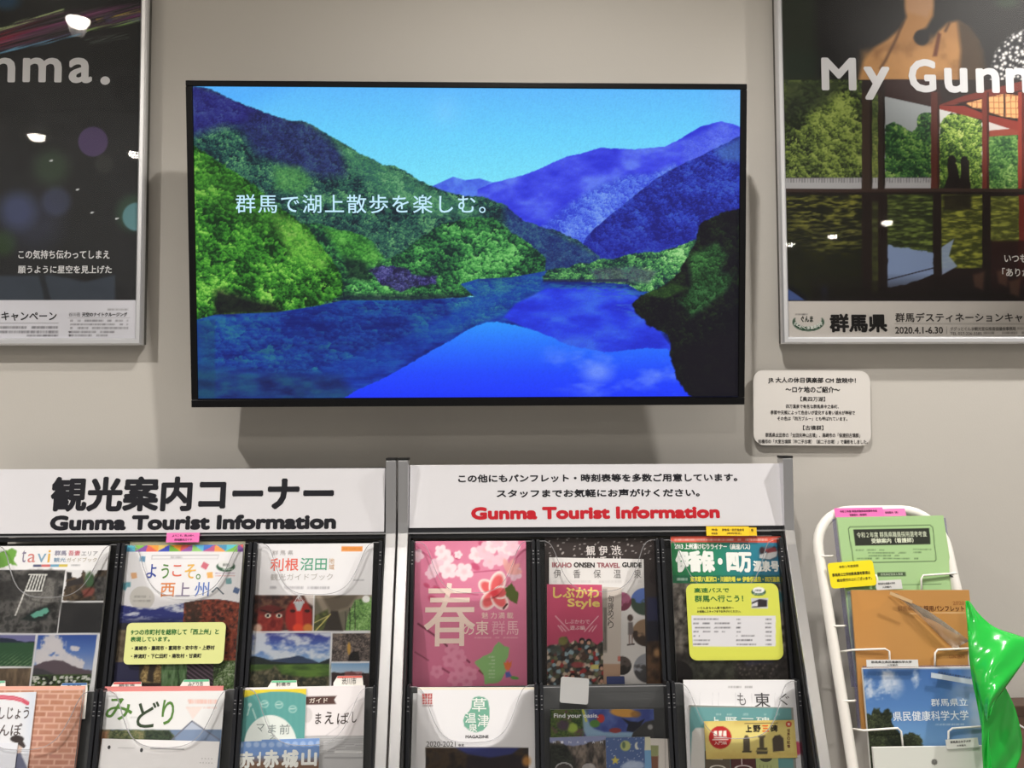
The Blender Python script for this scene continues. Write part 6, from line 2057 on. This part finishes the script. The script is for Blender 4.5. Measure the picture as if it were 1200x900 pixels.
PK = (226, 110, 178)
slip('label_slip', ST, (977.4, 595.6), (1034.2, 594.4), 0.0195, PK, [('令和２年度 群馬県職員採用選考考査', 984, 597.6, 1028, 600.4, (70, 30, 56), 0.02), ('受験案内（看護師）', 995.5, 601.8, 1016, 604.6, (70, 30, 56), 0.02)],
     'wide pink label slip on the top tube of the wire stand', 'label', 0.0125, group='coloured label slips')
slip('label_slip', ST, (1033.6, 596.6), (1060, 595.6), 0.0145, (228, 124, 182), [('採用案内（県）', 1037, 599, 1052.5, 602, (80, 40, 66), 0.02)],
     'short pink label slip right of the wide pink one on the wire stand', 'label', 0.0112, group='coloured label slips')
slip('yellow_card', GP, (969.4, 660), (1022.4, 656), 0.046, (238, 220, 34), [('令和１年度採用', 983, 662, 1006, 665.2, (60, 54, 24), 0.02), ('群馬県公立学校教員選考要項は', 975, 670.4, 1020, 674.4, (60, 54, 24), 0.025), ('総合受付の上にございます。', 980.5, 676.8, 1022, 680.6, (60, 54, 24), 0.025)],
     'bright yellow rounded card at the left edge of the pale green booklet', 'card', 0.010, r=0.006, thick=0.001)
slip('white_tag', GP, (1025.5, 680.6), (1056, 679), 0.0168, (214, 214, 212), [('群馬県立看護大学校', 1029, 682.4, 1049, 685, (70, 70, 72), 0.02), ('入学案内', 1034, 686.6, 1044.4, 689, (70, 70, 72), 0.02)], 'white tag below the bright yellow card on the wire stand', 'tag', 0.0085, group='white tags on the wire stand')
slip('white_tag', BP, (1015.2, 773.2), (1075.6, 773), 0.012, (216, 216, 216), [('群馬県立県民健康科学大学', 1021, 774.4, 1068.5, 777.2, (60, 60, 62), 0.025), ('入学案内', 1039.5, 778.2, 1052, 780.4, (60, 60, 62), 0.02)], 'white tag standing above the left half of the blue sky brochure', 'tag', 0.0085, group='white tags on the wire stand')
slip('white_tag', WP, (1108, 867), (1145.6, 864.4), 0.0155, (216, 216, 212), [('群馬県立女子大学', 1113.5, 867.6, 1138, 870.6, (60, 60, 62), 0.025), ('大学案内', 1121, 872.4, 1132, 874.8, (60, 60, 62), 0.02)], 'white tag standing above the pale grey booklet', 'tag', 0.003, group='white tags on the wire stand')
slip('white_tag', BP, (1091.4, 788.2), (1143.4, 797), 0.0085, (186, 196, 208), [('群馬県立県民健康科学大学', 1099, 790, 1138, 792.6, (60, 66, 80), 0.02)], 'white tag slanting over the clouds of the blue sky brochure', 'tag', 0.009, group='white tags on the wire stand')

# ------------------------------------------------------------------ glossy green bag hanging at the right of the stand
bag_m = noise_bump(mat('green_glossy_plastic', (38, 178, 64), 0.16, 0, 0.6), 16, 0.35, 0.01, 2)
BG = plane(1165, 760, 1.385, 6.0)


def loft(rows, k=14):
    """rows: (xl, yl, nl, xr, yr, nr, bulge) from top to bottom."""
    rows = smooth_path([np.array(r, float) for r in rows], 6)
    v = []
    for xl, yl, nl, xr, yr, nr, bg in rows:
        for j in range(k + 1):
            t = j / k
            n = nl + (nr - nl) * t + bg * math.sin(math.pi * t) + 0.0022 * math.sin(9 * t + 0.11 * yl)
            v.append((*BG.uv(xl + (xr - xl) * t, yl + (yr - yl) * t, n), n))
    m = k + 1
    f = [(i * m + j, (i + 1) * m + j, (i + 1) * m + j + 1, i * m + j + 1) for i in range(len(rows) - 1) for j in range(k)]
    return v, f


cen = BG.pt(*BG.uv(1165, 960))
bagroot = bpy.data.objects.new('plastic_bag', None)
COL.objects.link(bagroot)
bagroot.location = cen
tagit(bagroot, 'shiny bright green plastic bag hanging at the right side of the wire stand', 'bag')
binv = Matrix.Translation(Vector(cen)).inverted()
for nm, rows in (('front_fold', [(1132, 704, -0.040, 1136, 704, -0.040, 0), (1132, 716, -0.036, 1148, 720, -0.032, 0.004), (1133, 728, -0.030, 1166, 735, -0.024, 0.006), (1134, 742, -0.024, 1192, 744, -0.016, 0.010), (1135, 758, -0.016, 1208, 752, -0.008, 0.014),
                                 (1138, 776, -0.008, 1203, 770, 0.004, 0.016), (1142, 796, 0.0, 1189, 791, 0.014, 0.016), (1147, 814, 0.008, 1176, 809, 0.022, 0.014), (1152, 828, 0.014, 1165, 824, 0.026, 0.008), (1156, 846, 0.018, 1160, 838, 0.026, 0.002)]),
                 ('rear_fold', [(1166, 806, 0.006, 1178, 805, 0.004, 0), (1156, 822, 0.010, 1184, 817, 0.002, -0.006), (1152, 838, 0.010, 1190, 832, 0.0, -0.012), (1151, 856, 0.006, 1195, 850, -0.004, -0.014), (1151, 874, 0.0, 1198, 868, -0.010, -0.010),
                                (1152, 892, -0.006, 1196, 886, -0.018, -0.004), (1153, 910, -0.014, 1190, 904, -0.024, 0.0), (1155, 935, -0.022, 1184, 930, -0.030, 0.002), (1156, 960, -0.030, 1182, 960, -0.034, 0.0)])):
    v, f = loft(rows)
    o = mob(nm, v, f, bag_m, None, BG, True)
    o.modifiers.new('thickness', 'SOLIDIFY').thickness = 0.0007
    o.parent = bagroot
    o.matrix_parent_inverse = binv
v, f = loft([(1134, 740, -0.024, 1140, 740, -0.02, 0), (1138, 790, -0.016, 1150, 792, -0.01, 0.003), (1146, 830, -0.012, 1158, 836, -0.004, 0.003), (1152, 870, -0.010, 1160, 872, -0.002, 0.002), (1156, 910, -0.008, 1163, 912, -0.002, 0.002), (1158, 960, -0.006, 1165, 960, -0.002, 0.0)])
o = mob('side_gusset', v, f, bag_m, None, BG, True)
o.modifiers.new('thickness', 'SOLIDIFY').thickness = 0.0007
o.parent = bagroot
o.matrix_parent_inverse = binv

# ------------------------------------------------------------------ brown counter against the wall at the right edge
wood_m = noise_bump(mat('brown_counter_laminate', (120, 92, 78), 0.4), 40, 0.05)
cp = WALL.uv(1182, 817)
cz = cp[1]
cx0 = WALL.uv(1150, 817)[0]
croot = bpy.data.objects.new('counter', None)
COL.objects.link(croot)
croot.location = (cx0 + 0.4, -0.04, 0)
tagit(croot, 'low brown counter against the wall behind the green bag', 'counter')
ci = Matrix.Translation((cx0 + 0.4, -0.04, 0)).inverted()
for nm, b, m in (('counter_top', (cx0, cx0 + 0.8, -0.05, -0.001, cz - 0.022, cz), mat('counter_edge_dark', (74, 54, 44), 0.35)), ('counter_panel', (cx0 + 0.01, cx0 + 0.79, -0.042, -0.001, 0.0, cz - 0.022), wood_m)):
    o = bevel(MB().box(*b).build(nm, m), 0.002)
    o.parent = croot
    o.matrix_parent_inverse = ci
CPF = Frame((0, -0.06, 0), (1, 0, 0), (0, 0, 1))
pp = [CPF.pt(*CPF.uv(x, y)) for x, y in ((1176, 832), (1185, 838), (1192, 846), (1200, 853), (1212, 858), (1230, 860))]
pp = [np.array((p_[0], -0.052, p_[2])) for p_ in pp]
pp = [pp[0] + (0, 0.009, 0.0)] + pp
tagit(MB().tube(smooth_path(pp, 4), 0.0018, 8).build('white_cable', mat('white_cable_sheath', (222, 222, 224), 0.4), None, None, True), 'thin white cable on the brown counter front', 'cable')
